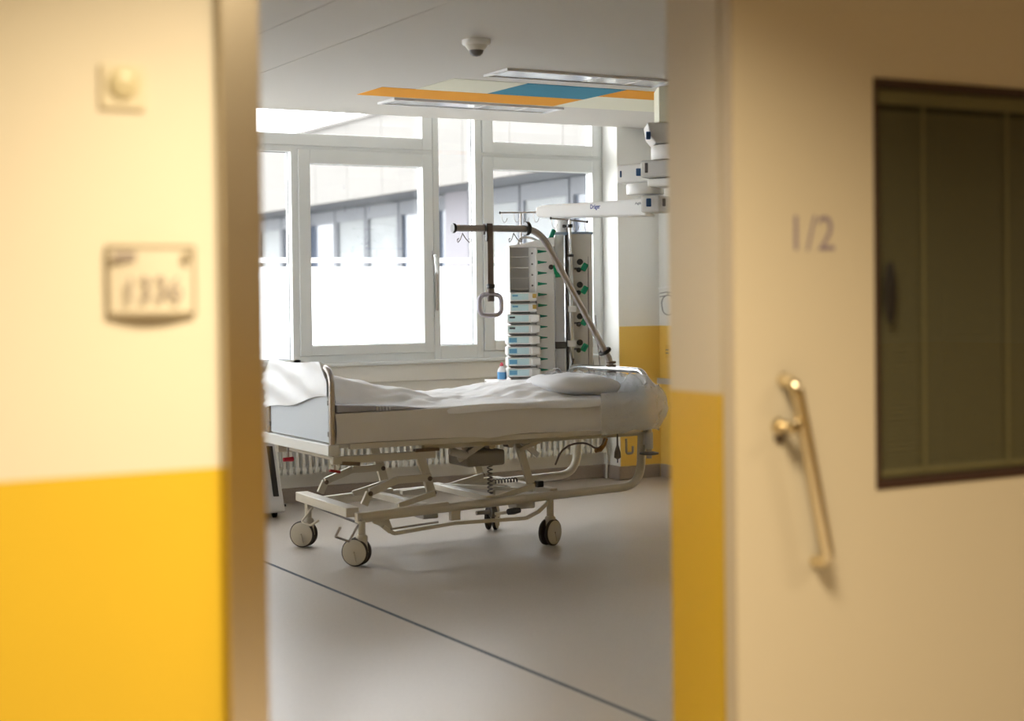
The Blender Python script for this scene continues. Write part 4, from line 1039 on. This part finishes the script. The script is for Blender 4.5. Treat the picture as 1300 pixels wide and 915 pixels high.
# IV pole with green screw clamps
def clampset(px, py, d, par, big=True):
    for dx, dy, r, m in ((-9, -6.5, 0.020, 'black'), (-10.5, 3.5, 0.016, 'black')):
        MB().lathe(PDp(px+dx+4, py+dy, d), -fw, [(r*0.8,0),(r,0.006),(r,0.022),(r*0.7,0.028)], 12).build('clamp_screw', m, par, smooth=True)
    MB().cyl(PDp(px-12, py+2, d+0.01), PDp(px+1, py+2, d+0.01), 0.007, n=8).build('clamp_stem', 'dgrey', par, smooth=True)
    c = PDp(px+1, py, d); A = (rt*math.cos(0.5)-up*math.sin(0.5)); B_ = (rt*math.sin(0.5)+up*math.cos(0.5))
    MB().obox(c, A, fw, B_, 0.018, 0.016, 0.026).build('clamp_body', 'green_hi', par, bevel=0.007)
    MB().obox(c+A*0.002-fw*0.017, A, fw, B_, 0.010, 0.003, 0.018).build('clamp_face', 'green', par, bevel=0.002)
def hanger(pxl, pyl, pxr, pyr, d, par, hooks):
    a, b = PDp(pxl, pyl, d), PDp(pxr, pyr, d); b.z = a.z if abs(b.z-a.z) < 0.02 else b.z
    MB().cyl(a, b, 0.0055, n=10).build('hanger_bar', 'tube', par, smooth=True)
    for p in (a, b): MB().lathe(p-(b-a).normalized()*0.006, b-a, [(0.006,0),(0.009,0.002),(0.009,0.010),(0.006,0.012)], 12).build('bar_tip', 'black', par, smooth=True)
    for t in hooks:
        p = a+(b-a)*t
        MB().tube(fillet([p, p+Vector((0,0,-0.035)), p+rt*0.012+Vector((0,0,-0.065)), p+rt*0.028+Vector((0,0,-0.060)), p+rt*0.036+Vector((0,0,-0.035))], 0.012, 4), 0.002, 6).build('wire_hook', 'tube', par, smooth=True)
ivp = thing('iv_pole', 'chrome drip pole with four green screw clamps on the supply column', 'drip pole', PDp(725, 480, 9.80))
t0, t1 = PDp(723.5, 279, 9.80), PDp(727.5, 520, 9.80)
MB().cyl((t0.x, t0.y, t0.z), (t0.x, t0.y, PDp(724, 342, 9.8).z), 0.010).build('upper_tube', 'chrome', ivp, smooth=True)
MB().cyl((t0.x, t0.y, PDp(724, 322, 9.8).z), (t0.x, t0.y, shz), 0.0155).build('lower_tube', 'alu', ivp, smooth=True)
MB().lathe((t0.x, t0.y, PDp(724, 326, 9.8).z), (0,0,1), [(0.018,0),(0.022,0.003),(0.022,0.014),(0.018,0.017)], 16).build('lock_collar', 'black', ivp, smooth=True)
MB().lathe((t0.x, t0.y, PDp(724, 289, 9.8).z), (0,0,1), [(0.012,0),(0.017,0.003),(0.017,0.020),(0.012,0.024)], 14).build('lock_collar', 'black', ivp, smooth=True)
MB().lathe(PDp(719, 287, 9.78), -rt, [(0.006,0),(0.010,0.01),(0.010,0.025)], 12).build('collar_screw', 'black', ivp, smooth=True)
hanger(699, 277, 745.5, 281.5, 9.80, ivp, (0.03, 0.33, 0.62, 0.92))
for py in (338, 367, 407, 440): clampset(741, py+1, 9.78, ivp)
for py in (392, 436):
    MB().obox(PDp(726, py, 9.80), e1, e2, ZV, 0.026, 0.026, 0.020).build('pole_bracket', 'med_white', ivp, bevel=0.003)
ivq = thing('iv_pole', 'slim drip pole with hooks on a cross bar behind the pump rack', 'drip pole', PDp(661, 480, 10.0))
a = PDp(661, 270, 10.0); MB().cyl((a.x, a.y, a.z), (a.x, a.y, shz), 0.007).build('tube', 'tube', ivq, smooth=True)
hanger(634.5, 270, 683, 272, 10.0, ivq, (0.05, 0.37, 0.62, 0.88))
# green hose holder
gh = thing('green_hose', 'green corrugated hose hooked over the pump rack beside the supply column', 'hose', PDp(705, 346, 9.74))
MB().tube(fillet([PDp(x, y, 9.74) for x, y in ((704, 292), (700, 300), (698, 316), (701, 336), (706, 347), (710, 350))], 0.04, 5), 0.012, 10).build('hose', 'green_hi', gh, smooth=True)
MB().tube([PDp(703, 291, 9.74), PDp(699, 303, 9.74)], [0.012, 0.017], 10).build('hose_end', 'green', gh, smooth=True)
MB().tube([PDp(705, 349, 9.74), PDp(713, 349, 9.74)], [0.017, 0.014], 10).build('hose_end', 'green_hi', gh, smooth=True)
MB().lathe(PDp(699.5, 339, 9.72), -fw, [(0.016,0),(0.016,0.02),(0.010,0.024)], 12).build('hose_clip', 'black', gh, smooth=True)

# ------------------------------------------------------------------ infusion pump rack
DR = 9.70
ra1 = Vector((0.925, -0.38, 0)).normalized(); ra2 = Vector((0.38, 0.925, 0)).normalized()
rO = PDp(647.5, 400, DR)
scale = DR/F_PX
rack = thing('pump_rack', 'tall pale grey infusion pump rack with green pointer marks along its side', 'medical rack', (rO.x+0.12, rO.y, shz))
def RK(a, b, z): return Vector((rO.x, rO.y, 0))+ra1*a+ra2*b+ZV*z
def rbox(a0, a1, b0, b1, z0, z1, nm, m, par, bevel=0.0):
    c = RK((a0+a1)/2, (b0+b1)/2, (z0+z1)/2); return MB().obox(c, ra1, ra2, ZV, (a1-a0)/2, (b1-b0)/2, (z1-z0)/2).build(nm, m, par, bevel=bevel)
zt_, zb_ = PDp(660, 314, DR).z, shz
wtot = (704-647.5)*scale*1.02; wfr = (680.5-647.5)*scale*1.02
rbox(0, wtot, 0.07, 0.20, zb_, zt_, 'back_panel', 'slot', rack)
rbox(0, 0.006, 0.0, 0.07, zb_, zt_, 'side_wall', 'med_grey', rack)
ck = rbox(wfr, wtot, 0.0, 0.0699, zb_+0.002, zt_-0.001, 'side_panel', 'med_grey', rack, 0.006)
rbox(wfr-0.035, wfr, 0.035, 0.0699, zb_+0.002, zt_-0.001, 'inner_wall', 'med_white', rack)
q = MB(); q.prism([RK(-0.004, -0.006, zt_), RK(wtot+0.003, -0.006, zt_), RK(wtot+0.003, -0.006, zt_+0.062), RK(wtot-0.06, -0.006, zt_+0.058), RK(wfr*0.5, -0.006, zt_+0.022), RK(-0.004, -0.006, zt_+0.012)], ra2*0.21)
lid = q.build('lid', 'med_white', rack, bevel=0.004)
MB().tube(fillet([RK(0.06, 0.05, zt_+0.015), RK(0.075, 0.05, zt_+0.062), RK(0.14, 0.05, zt_+0.065), RK(0.185, 0.05, zt_+0.045)], 0.03, 5), 0.008, 8).build('carry_handle', 'med_mid', lid, smooth=True)
NS = 13; z_hi, z_lo = PDp(690, 319, DR).z, PDp(690, 469.5, DR).z
pitch_ = (z_hi-z_lo)/11.0
mk0 = None
for i in range(12):
    z = z_hi-pitch_*i
    if mk0 is None:
        a_ = wfr+0.012
        q = MB(); q.prism([RK(a_, -0.003, z+0.012), RK(a_+0.022, -0.003, z+0.007), RK(a_+0.058, -0.003, z+0.003), RK(a_+0.058, -0.003, z-0.003), RK(a_+0.022, -0.003, z-0.008), RK(a_, -0.003, z-0.012)], ra2*0.003)
        mk0 = q.build('pointer_mark', 'green', ck)
    else: copy_part(mk0, ck, (0, 0, -pitch_*i))
for i in range(5):
    z = z_hi-pitch_*(i+0.45)
    if i < 4: rbox(0.006, wfr-0.036, 0.02, 0.07, z-0.003, z+0.003, 'slot_divider', 'med_grey', rack)
    MB().lathe(RK(wfr-0.018, 0.0345, z+0.02), -ra2, [(0.006,0),(0.006,0.004)], 10).build('contact_pin', 'dgrey', rack)
# pumps, one thing each
pz0 = PDp(660, 472.5, DR).z
words = ['lowest', 'second lowest', 'third from the bottom', 'fourth from the bottom', 'fifth from the bottom', 'sixth from the bottom', 'seventh from the bottom', 'topmost']
for i in range(8):
    z = pz0+pitch_*i; old = i >= 6
    off = -0.026 if i < 6 else -0.006
    t = thing('infusion_pump', '%s infusion pump in the grey rack, %s' % (words[i], 'with amber button' if old else ('with blue keypad' if i < 4 else 'with pale screen')), 'infusion pump', RK(wfr/2, -0.03, z-0.026), 'infusion pumps in the rack')
    rbox(off, wfr-0.003, -0.055, 0.068, z-0.027, z+0.027, 'housing', 'med_white', t, 0.006)
    rbox(off+0.008, wfr*0.66, -0.058, -0.0545, z-0.019, z+0.020, 'display', 'screen', t)
    if i < 4: rbox(off+0.012, off+0.060, -0.0605, -0.0578, z-0.013, z+0.014, 'keypad', 'keypad', t)
    else: rbox(off+0.015, off+0.050, -0.0605, -0.0578, z+0.002, z+0.013, 'keypad', 'facade_frame' if not old else 'keypad', t)
    rbox(off+0.010, wfr*0.72, -0.057, -0.050, z-0.033, z-0.0275, 'drip_edge', 'dgrey', t)
    if old: rbox(wfr-0.030, wfr-0.006, -0.0585, -0.0545, z-0.008, z+0.018, 'amber_button', 'amber', t, 0.002)
    else: rbox(wfr*0.74, wfr+0.016, -0.072, -0.0545, z-0.022, z+0.024, 'syringe_cover', 'med_grey' if i < 4 else 'med_white', t, 0.012)
# small bottle on the shelf
bp_ = PDp(637, 474, 9.72)
bt = thing('bottle', 'small white bottle with red cap and blue label beside the pump rack', 'bottle', (bp_.x, bp_.y, shz))
zt2 = PDp(637, 460, 9.72).z
MB().lathe((bp_.x, bp_.y, shz), (0,0,1), [(0.026,0),(0.028,0.004),(0.028,zt2-shz-0.055),(0.022,zt2-shz-0.040),(0.010,zt2-shz-0.026),(0.010,zt2-shz-0.02)], 20).build('body', 'bottle', bt, smooth=True)
MB().lathe((bp_.x, bp_.y, zt2-0.022), (0,0,1), [(0.012,0),(0.012,0.010),(0.008,0.014),(0.008,0.022)], 14).build('cap', 'pink', bt, smooth=True)
MB().lathe((bp_.x, bp_.y, shz+0.015), (0,0,1), [(0.0285,0),(0.0285,zt2-shz-0.075)], 20).build('label_band', 'label_blue', bt, smooth=True)

# ------------------------------------------------------------------ right wall: rail and coiled tubing
RWX = RX1-0.001
a, b = PX(838, 483, X=RWX), PX(850, 483, X=RWX)
rl = thing('wall_rail', 'short grey steel equipment rail on the yellow wall', 'rail', (RX1-0.02, 9.1, a.z-0.03))
MB().box(RX1-0.030, RX1-0.020, 8.30, a.y, a.z-0.022, a.z+0.022).build('bar', 'med_mid', rl, bevel=0.002)
for y in (a.y-0.1, 8.5): MB().box(RX1-0.020, RX1, y-0.02, y+0.02, a.z-0.015, a.z+0.015).build('standoff', 'dgrey', rl)
c = PX(847, 387, X=RX1-0.06)
tb = thing('coiled_tubing', 'dark looped tubing hanging from a wall hook above the yellow paint', 'tubing', (c.x, c.y, c.z-0.1))
pts = [(RX1-0.05-0.004*math.sin(i*0.7), c.y+0.085*math.cos(i*2*math.pi/24), c.z+0.075*math.sin(i*2*math.pi/24)) for i in range(24)]
MB().tube(pts, 0.0035, 8, closed=True).build('loop', 'dgrey', tb, smooth=True)
for dz in (0.088, 0.062):
    MB().tube([(RX1-0.055, c.y+0.10, c.z+dz), (RX1-0.055, c.y, c.z+dz+0.01), (RX1-0.05, c.y-0.12, c.z+dz)], 0.003, 8).build('strand', 'dgrey', tb, smooth=True)
MB().cyl((RX1, c.y-0.02, c.z+0.085), (RX1-0.07, c.y-0.02, c.z+0.09), 0.006).build('hook', 'chrome', tb, smooth=True)
MB().tube([(RX1-0.06, c.y+0.11, c.z+0.125), (RX1-0.06, c.y-0.12, c.z+0.14)], 0.006, 8).build('white_strand', 'med_white', tb, smooth=True)
sk = thing('wall_socket', 'small wall socket with dark slots on the yellow wall beside the pier', 'socket', (RX1-0.01, 9.37, 0.93))
s_ = PX(849, 446, X=RX1)
MB().box(RX1-0.012, RX1, s_.y-0.11, s_.y+0.03, s_.z-0.05, s_.z+0.05).build('plate', mat('socket_yellow', (0.74, 0.47, 0.08), 0.4), sk, bevel=0.003)
for dz in (-0.012, 0.012): MB().box(RX1-0.0135, RX1-0.011, s_.y-0.02, s_.y+0.022, s_.z+dz-0.004, s_.z+dz+0.004).build('slot', 'dgrey', sk)

# ------------------------------------------------------------------ outside: wing of the building across the courtyard
XF = 9.3
z_e = PX(465, 250, X=XF).z; z_r = PX(420, 157, X=XF).z
wg = thing('building_wing', 'low concrete building wing with ribbon windows outside the glass', 'building', (XF+3, 30, -4.0))
MB().box(XF+0.75, XF+9, BW+0.3, 60, -4.0, 0.75).box(XF+1.4, XF+9, BW+0.3, 60, 0.75, z_e).build('lower_wall', 'concrete', wg)
MB().box(XF+0.13, XF+9, BW+0.3, 60, z_e+0.001, z_r-0.04).build('parapet_core', 'facade_frame', wg)
MB().box(XF-0.05, XF+9, BW+0.28, 60.05, z_r-0.05, z_r).build('coping', 'concrete', wg)
pn0 = None; PWY = 1.25; y = BW+0.31; i = 0
while y < 58:
    if pn0 is None: pn0 = MB().box(XF, XF+0.12, y+0.006, y+PWY-0.006, z_e, z_r-0.052).build('panel', 'concrete', wg); y00 = y
    else: copy_part(pn0, wg, (0, y-y00, 0))
    y += PWY
y = BW+0.31; i = 0
GX = XF+0.85
while y < 56:
    kind = (0, 0, 0, 1, 0, 1, 1, 2, 0, 1, 1, 0, 2, 1, 1, 0)[i % 16]
    x0 = GX
    if kind == 2: MB().box(GX-0.12, GX+0.3, y, y+PWY*0.55, 0.75, z_e).build('column', 'facade_col', wg)
    elif kind == 3: MB().box(GX-0.05, GX+0.3, y, y+PWY*0.7, 0.75, z_e).build('column', 'facade_tan', wg)
    fr_ = ring(0, 1, 0, 1, 0.01, 0, 0.01)
    q = MB(); w0, w1 = y+0.02, y+PWY-0.02
    q.box(GX, GX+0.08, w0, w0+0.07, 0.76, z_e-0.01).box(GX, GX+0.08, w1-0.07, w1, 0.76, z_e-0.01).box(GX, GX+0.08, w0+0.07, w1-0.07, 0.76, 0.84).box(GX, GX+0.08, w0+0.07, w1-0.07, z_e-0.22, z_e-0.01)
    f_ = q.build('window_frame', 'facade_frame', wg)
    MB().box(GX+0.04, GX+0.05, w0+0.07, w1-0.07, 0.84, z_e-0.22).build('pane', 'facade_blind' if kind == 1 else 'facade_glass', f_)
    y += PWY; i += 1
gd = MB().box(-30, XF+0.75, BW+0.4, 70, -4.2, -4.0).build('ground', 'ground'); struct(gd)
